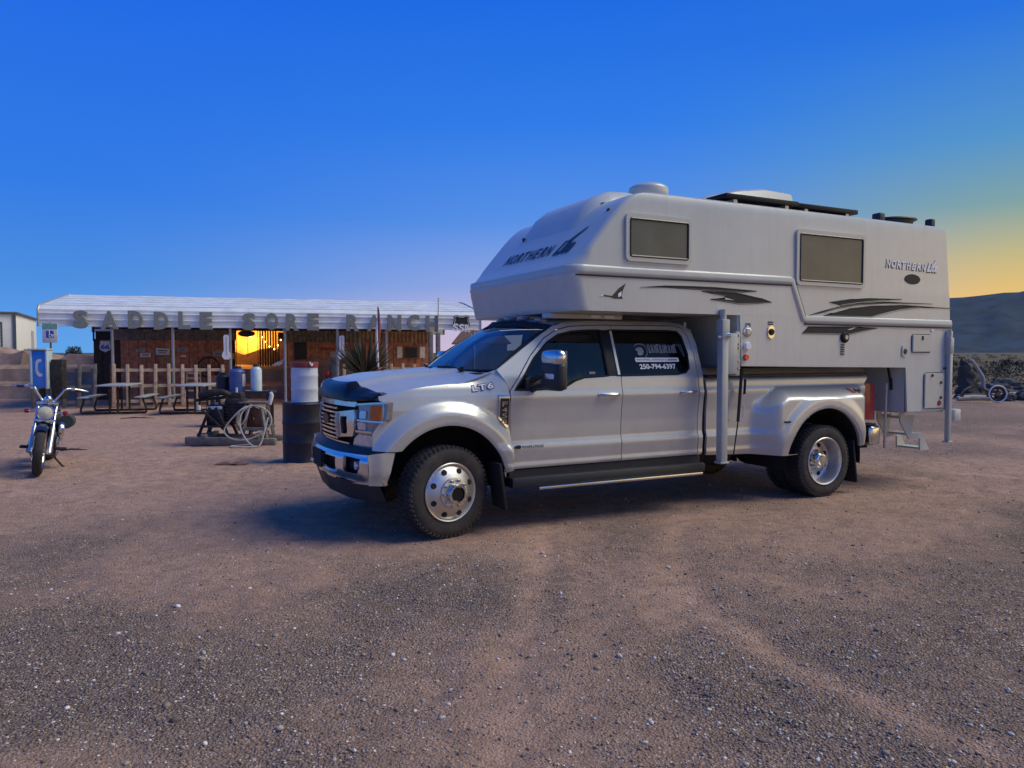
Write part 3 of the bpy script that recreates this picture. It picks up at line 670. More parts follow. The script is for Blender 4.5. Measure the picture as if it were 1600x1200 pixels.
yw = lambda z: ybody(0, z)-.008
winR = [o for o in children(doorR) if o.name.startswith('window') and 'seal' not in o.name][0]
m = MB(); put_text(m, '250-794-6397', lambda u, v, d: (-2.10-u, yw(1.45+v), 1.445+v), .455, .052, .03); P(m, 'phone_number', 'decal_white', winR)
m = MB(); m.prism(rrect(-2.61, 1.517, -2.06, 1.560, .012), lambda a, b: (a, yw(b), b), (0, .001, 0)); P(m, 'caption_bar', 'decal_white', winR)
m = MB(); put_text(m, 'INDUSTRIAL, CONTROLS &', lambda u, v, d: (-2.08-u, yw(1.53+v)+.004, 1.528+v), .37, .021, .02); P(m, 'caption', 'decal_ghost', winR)
m = MB(); m.prism([(-2.465, 1.530), (-2.585, 1.530), (-2.585, 1.547), (-2.465, 1.547)], lambda a, b: (a, yw(b)+.004, b), (0, .001, 0)); P(m, 'caption_smudge', 'decal_ghost', winR)
for k, (u0, nb) in enumerate(((0, 7), (.255, 3))):        # company name too blurred to read: slim strokes in two blocks
    m = MB()
    for i_ in range(nb):
        a0 = -2.25-u0-i_*.036; tilt = .008*((i_*7+k) % 3-1)
        for q0, q1 in ((0, .009), (.017, .026)): m.prism([(a0-q0, 1.607), (a0-q1, 1.607), (a0-q1-tilt, 1.690), (a0-q0-tilt, 1.690)], lambda a, b: (a, yw(b), b), (0, .001, 0))
        zb = 1.607+.026*((i_*5+k) % 4); m.prism([(a0, zb), (a0-.026, zb), (a0-.026, zb+.012), (a0, zb+.012)], lambda a, b: (a, yw(b)+.0012, b), (0, .001, 0))
    P(m, 'company_name', 'decal_ghost', winR, smooth=False)['kind'] = 'stuff'
m = MB(); ring = [(-2.075, 1.665), (-2.10, 1.69), (-2.15, 1.698), (-2.20, 1.685), (-2.228, 1.645), (-2.225, 1.60), (-2.195, 1.572)]; m.tube([(a, yw(b), b) for a, b in curve2(ring, 4)], .005, 4)
m.prism(curve2([(-2.085, 1.64), (-2.12, 1.662), (-2.17, 1.66), (-2.185, 1.63), (-2.17, 1.595), (-2.13, 1.582), (-2.105, 1.597), (-2.112, 1.62)], 4, True), lambda a, b: (a, yw(b), b), (0, .001, 0)); P(m, 'cat_emblem', 'decal_ghost', winR)
m = MB(); m.box((-1.52, ybody(0, 1.41)-.01, 1.415), (.07, .003, .022), rot=None); P(m, 'window_sticker', 'decal_ghost', [o for o in children(doorF) if o.name.startswith('window') and 'seal' not in o.name][0])

# --- mirrors
for s in (1, -1):
    m = MB(); c = Vector((-.90, s*1.285, 1.455))
    m.box(c+Vector((0, 0, -.055)), (.12, .31, .26), .05, seg=3); mi = P(m, 'door_mirror', 'black_plastic', ang=50)
    m = MB(); m.box(c+Vector((.003, 0, .105)), (.126, .315, .15), .058, seg=4); P(m, 'mirror_cap', 'chrome', mi, ang=60)
    m = MB(); m.box(c+Vector((.065, s*.03, -.055)), (.012, .15, .05), .006); P(m, 'marker_lamp', 'lamp_clear', mi)
    m = MB(); m.box(c+Vector((-.062, 0, 0)), (.006, .23, .34), .003); P(m, 'mirror_glass', 'lamp_dark', mi)
    m = MB()
    for dz in (-.05, -.14): m.tube([(-.90, s*1.18, 1.46+dz), (-.87, s*1.06, 1.44+dz), (-.84, s*.97, 1.40+dz)], .028, 8)
    m.box((-.85, s*.965, 1.315), (.16, .05, .13), .03); P(m, 'mirror_arm', 'black_plastic', mi)

# --- bed
BZ = np.array([(.45, .94), (.52, .962), (.575, .982), (.60, .972), (.70, .982), (.735, .986), (.79, .966), (1.0, .970), (1.17, .985), (1.215, .985), (1.255, .968), (1.30, .966), (1.335, .955), (1.352, .93), (1.36, .90)])
def ybed(x, z):
    y = smooth_interp(z, BZ)
    # flared dual-wheel fender
    f = sstep(-3.52, -3.80, x)*sstep(-5.34, -5.06, x)
    ztop = 1.245-.14*sstep(-3.95, -3.60, x)
    f *= sstep(ztop, ztop-.15, z)
    y = lerp(y, max(y, 1.195-.03*sstep(.75, .45, z)), f)
    r = math.hypot(x+4.47, z-.40)
    y += .030*sstep(.80, .68, r)*f-.02*sstep(.62, .575, r)
    return y
arc = arch(-4.47, .42, .575, 168, 8, 30)
bd = [(-2.925, 1.36), (-5.40, 1.36), (-5.43, 1.33), (-5.36, 1.25), (-5.345, .90), (-5.33, .82), (-5.36, .79), (-5.33, .585), (-5.12, .56)]+arc+[(-4.06, .50), (-3.9, .495), (-3.45, .515), (-2.93, .535)]
m = MB(); panel(m, bd, side(ybed), .024, off=(0, -.03, 0)); bed = P(m, 'bed_side', 'paint', ang=30)
m = MB(); m.lathe([(.585, 0), (.61, -.30), (.61, -.62)], (-4.47, 1.17, .42), (0, 1, 0), 30, R(-8), R(188)); P(m, 'wheel_liner', 'matte_black', bed)
m = MB(); m.box((-4.16, .93, 1.362), (2.46, .11, .03), .01); P(m, 'bed_rail_cap', 'black_plastic', bed)
m = MB()
for zz, tt in ((1.02, '4X4'),): pass
lx = lambda u, v, d: (-5.03-u, ybed(-5.03-u, 1.15+v)+.007, 1.15+v)
put_text(m, '4x4', lx, .17, .05, .03, .3); P(m, 'bed_decal', 'decal_black', bed)
m = MB(); m.prism([(-4.96, 1.15), (-5.02, 1.15), (-5.0, 1.20), (-4.95, 1.205)], lambda a, b: (a, ybed(a, b)+.006, b), (0, .002, 0)); P(m, 'bed_decal_flash', 'decal_red', bed)
m = MB(); m.tube([(a, ybed(a, b)+.001, b) for a, b in curve2(rrect(-3.44, .88, -3.22, 1.06, .06), 2, True)], .004, 5, closed=True); P(m, 'fuel_door', 'paint', bed)
m = MB(); m.box((-3.86, 1.205, .865), (.085, .02, .022), .006); P(m, 'side_reflector', 'black_plastic', bed)
m = MB(); panel(m, [(-5.348, 1.245), (-5.58, 1.245), (-5.58, .80), (-5.342, .815), (-5.356, .90)], lambda x, z: (x, .985-.25*max(0, -5.45-x)-.02*abs(z-1.02), z), .03, off=(0, -.12, 0)); P(m, 'tail_light', 'red_lens', bed, ang=30)
mirror(bed)
m = MB()      # bed floor, front wall, tailgate hung open below the camper
m.box((-4.2, 0, .93), (2.5, 1.8, .06)); m.box((-2.94, 0, 1.1), (.04, 1.86, .5)); P(m, 'bed_floor', 'matte_black')
m = MB(); m.box((-5.60, 0, .61), (.20, 1.92, .25), .05, seg=3); rb = P(m, 'rear_bumper', 'chrome')
m = MB(); m.box((-5.53, 0, .745), (.19, 1.88, .02), .008); P(m, 'bumper_step_pad', 'black_plastic', rb)
m = MB(); m.box((-5.50, 0, .47), (.3, 1.6, .05)); P(m, 'hitch_bar', 'matte_black', rb)
# --- chassis, floor, running boards
m = MB()
for s in (-1, 1): m.box((-2.4, s*.43, .56), (6.2, .09, .2))
m.box((-1.8, 0, .63), (2.1, 1.8, .1)); m.cyl((-4.47, -.9, .4), (-4.47, .9, .4), .07); m.cyl((0, -.85, .38), (0, .85, .38), .06); m.lathe([(.01, -.14), (.16, -.08), (.19, 0), (.16, .08), (.01, .14)], (-4.47, 0, .4), (1, 0, 0), 16)
m.cyl((-3.4, .55, .5), (-2.9, .55, .5), .16); P(m, 'chassis', 'matte_black')
for s in (1, -1):
    m = MB(); m.box((-1.72, s*.985, .425), (2.25, .17, .10), .025); sb = P(m, 'running_board', 'black_plastic')
    m = MB(); m.prism([(-.62, .53), (-2.86, .545), (-2.86, .46), (-.62, .44)], lambda a, b: (a, s*.955, b), (0, -s*.06, 0)); P(m, 'rocker_guard', 'black_plastic', sb)
    m = MB(); m.box((-1.83, s*1.075, .368), (1.93, .02, .03), .008); P(m, 'chrome_strip', 'chrome', sb)
    m = MB(); m.box((-.475, s*1.0, .42), (.03, .26, .42), .008, rot=Matrix.Rotation(R(8), 4, 'Y')); P(m, 'mud_flap', 'matte_black')
    m = MB(); m.box((-4.99, s*.97, .36), (.03, .38, .5), .008, rot=Matrix.Rotation(R(8), 4, 'Y')); P(m, 'mud_flap', 'matte_black')
m = MB(); m.box((-2.90, .92, .90), (.035, .06, .78), .012); P(m, 'cab_gap_boot', 'matte_black')

# --- interior
for x in (-1.55, -2.42):
    for y in ((.42, -.42)):
        m = MB(); m.box((x+.10, y, .98), (.52, .52, .16), .06, seg=3); st = P(m, 'seat', 'seat')
        m = MB(); m.box((x-.20, y, 1.28), (.15, .5, .56), .06, rot=Matrix.Rotation(R(-14), 4, 'Y'), seg=3); P(m, 'backrest', 'seat', st)
        m = MB(); m.box((x-.29, y, 1.66), (.11, .27, .18), .05, rot=Matrix.Rotation(R(-10), 4, 'Y'), seg=3); P(m, 'headrest', 'seat', st)
m = MB(); m.box((-.76, 0, 1.22), (.42, 1.66, .36), .09, seg=3); P(m, 'dashboard', 'dash')
m = MB(); rotm = Matrix.Rotation(R(-25), 4, 'Y'); cs = Vector((-1.02, .42, 1.35))
m.tube([cs+rotm @ Vector((0, .19*math.cos(a), .19*math.sin(a))) for a in np.linspace(0, 2*PI, 25)[:-1]], .017, 8, closed=True); m.box(cs, (.05, .36, .05), .02, rot=rotm); m.cyl(cs, cs+Vector((.22, 0, -.09)), .04); P(m, 'steering_wheel', 'dash')

# --- wheels
def tyre_wheel(name, cx, y, dual_dish, par=truck, steer=0, s=1):
    """y = outer face; built facing +y"""
    root = bpy.data.objects.new(name, None)
    Rt, w = .400, .235
    def fin(mb, nm, mt, pr, **k):
        M = Matrix.Translation((cx, y*s, .398)) @ Matrix.Rotation(steer, 4, 'Z') @ Matrix.Scale(s, 4, (0, 1, 0))
        mb.v = [tuple(M @ Vector(p)) for p in mb.v]; return P(mb, nm, mt, pr, **k)
    m = MB(); prof = [(.250, -.015), (.272, .0), (.335, .006), (.372, -.004), (.390, -.022), (.3935, -.04), (.3935, -w+.04), (.390, -w+.022), (.372, -w+.004), (.335, -w-.006), (.285, -w), (.262, -w+.015)]
    m.lathe(prof, (0, 0, 0), (0, 1, 0), 56); ty = fin(m, name, 'rubber', truck, ang=50)
    m = MB()            # tread blocks and shoulder lugs
    for i in range(54):
        a = 2*PI*i/54
        for row, (yy, ww) in enumerate(((-.035, .046), (-.085, .040), (-.150, .040), (-.200, .046))):
            aa = a+(.07 if row % 2 else 0)
            Mx = Matrix.Rotation(aa, 4, 'Y') @ Matrix.Translation((0, yy, .3955))
            m.box((0, 0, 0), (.033, ww, .014)); n = 8
            m.v[-n:] = [tuple(Mx @ Matrix.Rotation(.25 if row % 2 else -.25, 4, 'Z') @ Vector(p)) for p in m.v[-n:]]
        Mx = Matrix.Rotation(a+.03, 4, 'Y') @ Matrix.Translation((0, -.014, .376)); m.box((0, 0, 0), (.026, .016, .030)); m.v[-8:] = [tuple(Mx @ Vector(p)) for p in m.v[-8:]]
    fin(m, 'tread', 'rubber', ty, smooth=False)
    m = MB()
    if not dual_dish:    # front: convex polished disc with hand holes, big hub
        m.lathe([(.262, -.20), (.250, -.02), (.258, .004), (.252, .010), (.242, .006), (.235, -.014), (.210, .010), (.165, .032), (.135, .045), (.130, .060), (.10, .066), (.001, .066)], (0, 0, 0), (0, 1, 0), 48); rim = fin(m, 'rim', 'alloy', ty, ang=30)
        for i in range(8):
            a = 2*PI*(i+.5)/8; c = Vector((.196*math.cos(a), .0185, .196*math.sin(a))); q = MB(); q.lathe([(.001, .008), (.023, .008), (.026, .0), (.026, -.006)], c, (.30*math.cos(a), 1, .30*math.sin(a)), 14); fin(q, 'hand_hole', 'matte_black', rim)
        q = MB(); q.lathe([(.088, .06), (.088, .115), (.080, .125), (.066, .125), (.062, .10), (.001, .10)], (0, 0, 0), (0, 1, 0), 28); fin(q, 'hub', 'chrome', rim, ang=30)
        q = MB(); q.lathe([(.001, .112), (.058, .112), (.060, .10)], (0, 0, 0), (0, 1, 0), 20); fin(q, 'hub_cap', 'deflector', rim)
        for i in range(10):
            a = 2*PI*i/10; q = MB(); q.cyl((.113*math.cos(a), .06, .113*math.sin(a)), (.113*math.cos(a), .096, .113*math.sin(a)), .0135, .010, 6); fin(q, 'wheel_nut', 'chrome', rim)
    else:                # rear outer dual: deep dish
        m.lathe([(.262, -.20), (.258, -.02), (.268, .004), (.262, .010), (.250, .004), (.243, -.02), (.232, -.10), (.222, -.140), (.19, -.150), (.125, -.135), (.001, -.13)], (0, 0, 0), (0, 1, 0), 48); rim = fin(m, 'rim', 'alloy', ty, ang=30)
        for i in range(8):
            a = 2*PI*(i+.5)/8; c = Vector((.172*math.cos(a), -.143, .172*math.sin(a))); q = MB(); q.lathe([(.001, .006), (.023, .006), (.026, -.004)], c, (0, 1, 0), 14); fin(q, 'hand_hole', 'matte_black', rim)
        q = MB(); q.lathe([(.088, -.13), (.088, -.055), (.075, -.04), (.060, -.035), (.055, -.02), (.001, -.018)], (0, 0, 0), (0, 1, 0), 28); fin(q, 'hub', 'chrome', rim, ang=30)
        for i in range(8):
            a = 2*PI*i/8; q = MB(); q.cyl((.105*math.cos(a), -.135, .105*math.sin(a)), (.105*math.cos(a), -.085, .105*math.sin(a)), .0165, .012, 6); fin(q, 'wheel_nut', 'chrome', rim)
    return ty
tyre_wheel('front_wheel', 0, 1.055, False, steer=R(10)); tyre_wheel('front_wheel', 0, 1.055, False, steer=R(10), s=-1)
for s in (1, -1):
    tyre_wheel('rear_outer_wheel', -4.47, 1.175, True, s=s)
    tyre_wheel('rear_inner_wheel', -4.47, .895, True, s=s)
# ================================================================ TRUCK CAMPER (slid into the bed)
camper = thing('truck_camper', 'white fibreglass camper with long cab-over nose and grey swooshes, riding in the pickup bed', 'camper', TLOC, TROT, base=(-4.9, 0, .88))
K = lambda mb, name, m, par=None, **k: mb.build(name, m, par or camper, **k)
CW = 1.17
LV = [(2.0, -1.20, 1.17, -6.684), (2.03, -1.185, 1.17, -6.683), (2.33, -1.115, 1.172, -6.66), (2.42, -1.165, 1.17, -6.65), (2.5, -1.255, 1.169, -6.645), (2.71, -1.43, 1.167, -6.625), (2.87, -1.565, 1.165, -6.61), (2.98, -1.665, 1.164, -6.60), (3.06, -1.75, 1.163, -6.59),
      (3.115, -1.83, 1.160, -6.585), (3.142, -1.92, 1.152, -6.575), (3.157, -2.03, 1.132, -6.56), (3.166, -2.25, 1.08, -6.5), (3.178, -2.6, .92, -6.35), (3.19, -2.9, .6, -6.0)]
def ring(xf, w, xr, rf, rr):
    o = []
    rf = min(rf, w*.9); rr = min(rr, w*.9)
    for a in np.linspace(90, 0, 12): o.append((xf-rf+rf*math.cos(R(a)), w-rf+rf*math.sin(R(a))))
    for a in np.linspace(0, -90, 12): o.append((xf-rf+rf*math.cos(R(a)), -w+rf+rf*math.sin(R(a))))
    for a in np.linspace(-90, -180, 6): o.append((xr+rr+rr*math.cos(R(a)), -w+rr+rr*math.sin(R(a))))
    for a in np.linspace(180, 90, 6): o.append((xr+rr+rr*math.cos(R(a)), w-rr+rr*math.sin(R(a))))
    return o
# resample levels smoothly
zz = []
for (a, b) in zip(LV[:-1], LV[1:]):
    k = max(1, int((b[0]-a[0])/.03)); zz += [a[0]+(b[0]-a[0])*i/k for i in range(k)]
zz.append(LV[-1][0]); LVa = np.array(LV)
def lev(z):
    w = .035 if 2.45 < z < 3.08 else 0
    f = lambda c: float(np.mean([np.interp(z+d, LVa[:, 0], LVa[:, c]) for d in (-w, -w/2, 0, w/2, w)]))
    return f(1), f(2), f(3)
m = MB(); n = 36; vs = []
for z in zz:
    xf, w, xr = lev(z); rf = .15-.09*sstep(2.4, 2.6, z); vs += [(x, y, z) for x, y in ring(xf, w, xr, rf, .05)]
fs = [(j*n+i, j*n+(i+1) % n, (j+1)*n+(i+1) % n, (j+1)*n+i) for j in range(len(zz)-1) for i in range(n)]
fs.append(tuple(range((len(zz)-1)*n, len(zz)*n)))
# underside of the cab-over only in front of the lower body
b0 = vs[:n]; m.add(vs, fs)
shell = K(m, 'shell', 'gelcoat', ang=24)
m = MB(); q = [(x, y) for x, y in ring(-1.215, 1.155, -3.3, .15, .05)]; m.prism(q, lambda a, b: (a, b, 1.999), (0, 0, .03)); K(m, 'cabover_floor', 'gel_trim', shell)
# lower body with rear skirt
pr = [(-3.168, 1.999), (-3.20, 1.45), (-5.85, 1.457), (-5.85, .882), (-6.60, .877), (-6.665, .95), (-6.686, 1.95), (-6.684, 1.999)]
b = bmesh.new(); A = [b.verts.new((x, 1.17, z)) for x, z in pr]; B = [b.verts.new((x, -1.17, z)) for x, z in pr]
b.faces.new(A); b.faces.new(B[::-1]); nn = len(pr)
for i in range(nn): b.faces.new((A[i], B[i], B[(i+1) % nn], A[(i+1) % nn]))
ed = [e for e in b.edges if max(v.co.z for v in e.verts) < 1.99]
ed += [e for e in b.edges if abs(e.verts[0].co.y-e.verts[1].co.y) < .01 and max(v.co.z for v in e.verts) > 1.99 and min(v.co.z for v in e.verts) < 1.99]
bmesh.ops.bevel(b, geom=ed, offset=.022, segments=3, affect='EDGES'); m = MB(); m.bm(b); body = K(m, 'lower_body', 'gelcoat', ang=30)
m = MB(); m.box((-4.5, 0, 1.20), (2.7, 1.2, .50), .03); K(m, 'bed_tub', 'gel_trim')
# moulding sweep
def sweep(path, norms, prof, nm, mt, par):
    Pn = [Vector(p) for p in path]; m = MB(); vs = []; k = len(prof)
    for i, p in enumerate(Pn):
        t0 = (p-Pn[i-1]).normalized() if i else (Pn[1]-p).normalized(); t1 = (Pn[i+1]-p).normalized() if i+1 < len(Pn) else t0
        t = (t0+t1).normalized(); nrm = Vector(norms[i]); u = nrm.cross(t).normalized(); sc = 1/max(.5, t.dot(t1))
        if u.z < 0 and abs(u.z) > .2: u = -u
        vs += [p+nrm*a+u*b*sc for a, b in prof]
    fs = [(i*k+j, i*k+j+1, (i+1)*k+j+1, (i+1)*k+j) for i in range(len(Pn)-1) for j in range(k-1)]
    m.add(vs, fs); return K(m, nm, mt, par, ang=50, recalc=False)
pth, nrm = [], []
rg = ring(lev(2.375)[0], lev(2.375)[1], -6.65, .15, .05)[:24][::-1]
for i, (x, y) in enumerate(rg):
    a = np.array(rg[max(i-1, 0)]); c = np.array(rg[min(i+1, 23)]); d = c-a; nv = Vector((d[1], -d[0], 0)).normalized()
    if nv.x < -.01 or (abs(nv.x) <= .01 and nv.y*y < 0): nv = -nv
    pth.append((x, y, 2.37)); nrm.append(nv)
pth += [(-2.0, 1.17, 2.372), (-3.0, 1.17, 2.376), (-3.90, 1.17, 2.38), (-3.93, 1.17, 2.368), (-4.10, 1.17, 1.985), (-4.13, 1.17, 1.968), (-5.3, 1.17, 1.966), (-6.67, 1.17, 1.964)]; nrm += [(0, 1, 0)]*8
sweep(pth, nrm, [(-.004, .054), (.008, .046), (.014, .030), (.017, .0), (.015, -.024), (.004, -.034), (.003, -.040), (-.004, -.046)], 'moulding', 'gel_trim', shell)
sweep([Vector(p)+Vector((0, 0, -.045)) if i < 27 else (Vector(p)+Vector((-.044, 0, -.012)) if i in (27, 28) else Vector(p)+Vector((0, 0, -.045))) for i, p in enumerate(pth)], nrm, [(-.004, .008), (.012, .007), (.014, 0), (.012, -.007), (-.004, -.008)], 'moulding_seam', 'swoosh', shell)
# windows
for x0, x1, z0, z1, nm in ((-1.738, -2.532, 2.478, 2.932, 'window'), (-3.975, -5.065, 2.345, 2.948, 'window')):
    o = rrect(x1, z0, x0, z1, .05); i_ = rrect(x1+.05, z0+.05, x0-.05, z1-.05, .02)
    m = MB(); panel(m, o, lambda a, c: (a, 1.192, c), .2, off=(0, -.03, 0), holes=[i_]); w = K(m, nm, 'gel_trim', shell, ang=30)
    m = MB(); m.tube([(a, 1.188, c) for a, c in resample(i_, .3)], .012, 6, closed=True); K(m, 'window_seal', 'swoosh_edge', w)
    m = MB(); b = bmesh.new(); bmesh.ops.create_cube(b, size=1)
    for v in b.verts: v.co = Vector((v.co.x*(abs(x1-x0)-.10), v.co.y*.02, v.co.z*(z1-z0-.10)))
    bmesh.ops.bevel(b, geom=b.edges[:], offset=.008, segments=2, affect='EDGES'); m.bm(b, Matrix.Translation(((x0+x1)/2, 1.177, (z0+z1)/2))); K(m, 'pane', 'acrylic', w)
# side graphics (vinyl on the side)
SW = dict(
 A=[(-1.918, 2.237), (-2.213, 2.262), (-2.542, 2.27), (-2.884, 2.272), (-3.413, 2.256), (-3.241, 2.239), (-2.955, 2.239), (-2.542, 2.244), (-2.213, 2.249)],
 B=[(-2.678, 2.228), (-3.121, 2.227), (-3.489, 2.179), (-3.628, 2.147), (-3.44, 2.128), (-3.171, 2.115), (-2.793, 2.151), (-2.956, 2.167), (-3.003, 2.19), (-2.815, 2.21)],
 C=[(-4.507, 2.174), (-4.833, 2.218), (-5.156, 2.241), (-5.727, 2.247), (-5.43, 2.227), (-5.128, 2.199), (-4.892, 2.172), (-4.691, 2.146)],
 D=[(-4.181, 2.02), (-4.385, 2.072), (-4.635, 2.125), (-4.98, 2.175), (-5.431, 2.205), (-6.3, 2.21), (-5.431, 2.192), (-4.981, 2.159), (-4.635, 2.109), (-4.385, 2.055)],
 E=[(-4.42, 2.022), (-4.552, 2.055), (-4.836, 2.115), (-5.189, 2.152), (-5.745, 2.177), (-6.643, 2.164), (-6.069, 2.159), (-5.683, 2.117), (-5.374, 2.06), (-5.20, 2.022)],
 F=[(-4.091, 1.822), (-4.183, 1.895), (-4.987, 1.905), (-5.302, 1.898), (-4.843, 1.82)])
def yl(z): return lev(z)[1] if z > 2 else 1.17
for k_, poly in SW.items():
    m = MB(); m.prism(poly, lambda a, c: (a, yl(c)+.0015, c), (0, .0012, 0)); K(m, 'graphic_stripe', 'swoosh', shell if k_ != 'F' else body, smooth=False)
    m = MB(); P3 = [(a, yl(c)+.003, c) for a, c in poly]; m.tube(P3, .005, 4, closed=True); K(m, 'stripe_edge', 'swoosh_edge', shell if k_ != 'F' else body)
for poly, par in (([(-2.979, 2.175), (-3.11, 2.149), (-2.98, 2.154)], shell), ([(-4.798, 1.872), (-4.90, 1.898), (-4.95, 1.90), (-4.842, 1.868)], body), ([(-4.42, 2.05), (-4.60, 2.09), (-4.86, 2.135), (-4.78, 2.10), (-4.6, 2.06)], shell)):
    m = MB(); m.prism(poly, lambda a, c: (a, yl(c)+.004, c), (0, .001, 0)); K(m, 'stripe_highlight', 'swoosh_light', par, smooth=False)
m = MB(); m.prism([(-1.459, 2.144), (-1.503, 2.15), (-1.593, 2.142), (-1.666, 2.216), (-1.748, 2.265), (-1.715, 2.199), (-1.703, 2.138), (-1.716, 2.12), (-1.621, 2.117), (-1.566, 2.133), (-1.504, 2.135)], lambda a, c: (a, yl(c)+.002, c), (0, .0012, 0)); g_ = K(m, 'bird_emblem', 'swoosh_edge', shell, smooth=False)
m = MB(); m.prism([(-1.46, 2.141), (-1.478, 2.151), (-1.495, 2.148), (-1.49, 2.136), (-1.47, 2.134)], lambda a, c: (a, yl(c)+.004, c), (0, .001, 0)); m.prism([(-1.66, 2.165), (-1.70, 2.19), (-1.695, 2.145), (-1.66, 2.132)], lambda a, c: (a, yl(c)+.004, c), (0, .001, 0)); K(m, 'emblem_highlight', 'decal_white', shell, smooth=False)
# maker's lettering
for dx, dz, dy, mt, nm in ((.008, -.012, .003, 'decal_black', 'lettering_shadow'), (0, 0, .006, 'decal_white', 'lettering')):
    m = MB()
    for i, ch in enumerate('NORTHERN'): put_text(m, ch, lambda u, v, d, i=i: (-5.44-i*.091-u+dx, yl(2.65)+dy, 2.612+v+dz-.002*i), .080, .088 if i else .10, .035, .25)
    put_text(m, 'Lite', lambda u, v, d: (-6.175-u+dx, yl(2.65)+dy, 2.59+v+dz), .215, .12, .04, .45)
    m.prism([(-6.28, 2.66), (-6.35, 2.745), (-6.365, 2.745), (-6.31, 2.66)], lambda a, c: (a+dx, yl(c)+dy, c+dz), (0, .001, 0)); K(m, nm, mt, shell, smooth=False)
m = MB(); m.add([(-5.915, yl(2.49)+.004, 2.49)]+[(-5.915+.145*math.cos(a), yl(2.49)+.004, 2.49+.06*math.sin(a)) for a in np.linspace(0, 2*PI, 29)[:-1]], [(0, i+1, (i+1) % 28+1) for i in range(28)]); K(m, 'oval_badge', 'swoosh', shell)
def nose(u, z): 
    x = lev(z)[0]; return Vector((x, u, z))
sl = Vector((.37, 0, .295)).normalized()
m = MB()
for i, ch in enumerate('NORTHERN'): put_text(m, ch, lambda u, v, d, i=i: nose(-.60+i*.132+u, 2.585+v)+sl*.006, .118, .115, .03, .2)
K(m, 'nose_lettering', 'swoosh_edge', shell, smooth=False); m = MB()
put_text(m, 'Lite', lambda u, v, d: nose(.52+u, 2.57+v)+sl*.006, .34, .15, .05, .5)
K(m, 'nose_lettering', 'swoosh_edge', shell, smooth=False)
m = MB(); m.prism([(.62, 2.69), (.80, 2.80), (.86, 2.835), (.87, 2.82), (.70, 2.69)], lambda a, c: nose(a, c)+sl*.006, sl*.001); K(m, 'lettering_flourish', 'swoosh_edge', shell, smooth=False)
for y, z in ((-.56, 2.89), (.04, 3.03), (.22, 3.035), (.42, 3.035), (1.0, 2.97)):
    m = MB(); p = nose(y, z)-Vector((.0 if abs(y) < .9 else .02, 0, 0)); m.lathe([(.001, .028), (.018, .026), (.026, .012), (.028, -.01)], p, sl, 12); K(m, 'clearance_lamp', 'black_plastic', shell)
# roof gear
m = MB(); rows = []
for y in np.linspace(-.62, .62, 17):
    e = min(1, (1-abs(y)/.62)/.16); e = e*e*(3-2*e)
    rows.append([(x, y, lerp(3.13 if x < -1.75 else np.interp(x, [-1.87, -1.64, -1.52], [3.11, 2.92, 2.79]), z, .05+.95*e)) for x, z in ((-1.54, 2.83), (-1.62, 2.98), (-1.71, 3.12), (-1.84, 3.215), (-2.0, 3.285), (-2.2, 3.298), (-2.36, 3.285), (-2.42, 3.25), (-2.45, 3.14))])
m.grid(rows); K(m, 'roof_hatch', 'gelcoat', ang=60, recalc=False)
m = MB(); c = Vector((-2.62, .36, 3.17)); m.lathe([(.17, 0), (.17, .11), (.20, .125), (.215, .15), (.215, .215), (.205, .235), (.16, .262), (.001, .268)], c, (0, 0, 1), 28); K(m, 'roof_vent', 'gel_trim', ang=35)
m = MB(); rows = []
for y in np.linspace(-.35, .55, 11):
    e = min(1, (1-abs(y-.1)/.45)/.25); e = e*e*(3-2*e); rows.append([(x, y, lerp(3.17, z, .1+.9*e)) for x, z in ((-3.15, 3.18), (-3.22, 3.30), (-3.45, 3.40), (-3.85, 3.50), (-4.25, 3.555), (-4.66, 3.54), (-4.70, 3.19))])
m.grid(rows); K(m, 'air_conditioner', 'gel_trim', ang=50, recalc=False)
for (x0, x1, y0, y1) in ((-3.06, -4.10, .78, 1.09), (-4.14, -5.10, .30, 1.05)):
    m = MB(); m.box(((x0+x1)/2, (y0+y1)/2, 3.236), (abs(x1-x0), y1-y0, .05), .006); sp = K(m, 'solar_panel', 'solar')
    for xx in (x0-.15, x1+.15):
        m = MB(); m.box((xx, (y0+y1)/2, 3.19), (.05, y1-y0-.05, .06)); K(m, 'panel_bracket', 'steel', sp)
m = MB(); m.box((-5.62, .92, 3.21), (.10, .12, .16), .02); K(m, 'roof_antenna', 'black_plastic')
m = MB(); m.lathe([(.001, .12), (.18, .115), (.30, .10), (.31, .085), (.27, .075), (.25, 0)], (-6.05, .75, 3.165), (0, 0, 1), 24); K(m, 'roof_vent', 'black_plastic')
m = MB(); m.box((-6.50, .98, 3.19), (.08, .1, .18), .02); K(m, 'roof_antenna', 'black_plastic')
# side fittings
def disc(nm, x, z, r, mt, h=.02, par=body, y=1.17, seg=20, prof=None):
    m = MB(); m.lathe(prof or [(.001, h), (r*.8, h), (r, h*.6), (r, -.005)], (x, y, z), (0, 1, 0), seg); return K(m, nm, mt, par)
d_ = disc('water_filler', -3.29, 1.83, .057, 'chrome', .012); disc('filler_cap', -3.29, 1.83, .034, 'gel_trim', .03, d_)
disc('shower_cover', -3.285, 1.678, .042, 'decal_white', .035)
disc('marker_lamp', -3.27, 1.561, .033, 'red_lamp', .03)
m = MB(); m.prism([(-3.624+.052*math.cos(a), 1.83+.072*math.sin(a)) for a in (0, PI/4, PI/2, 3*PI/4, PI, 5*PI/4, 3*PI/2, 7*PI/4)], lambda a, c: (a, 1.17, c), (0, .012, 0)); d_ = K(m, 'power_inlet', 'chrome', body); disc('inlet_socket', -3.624, 1.83, .036, 'matte_black', .03, d_)
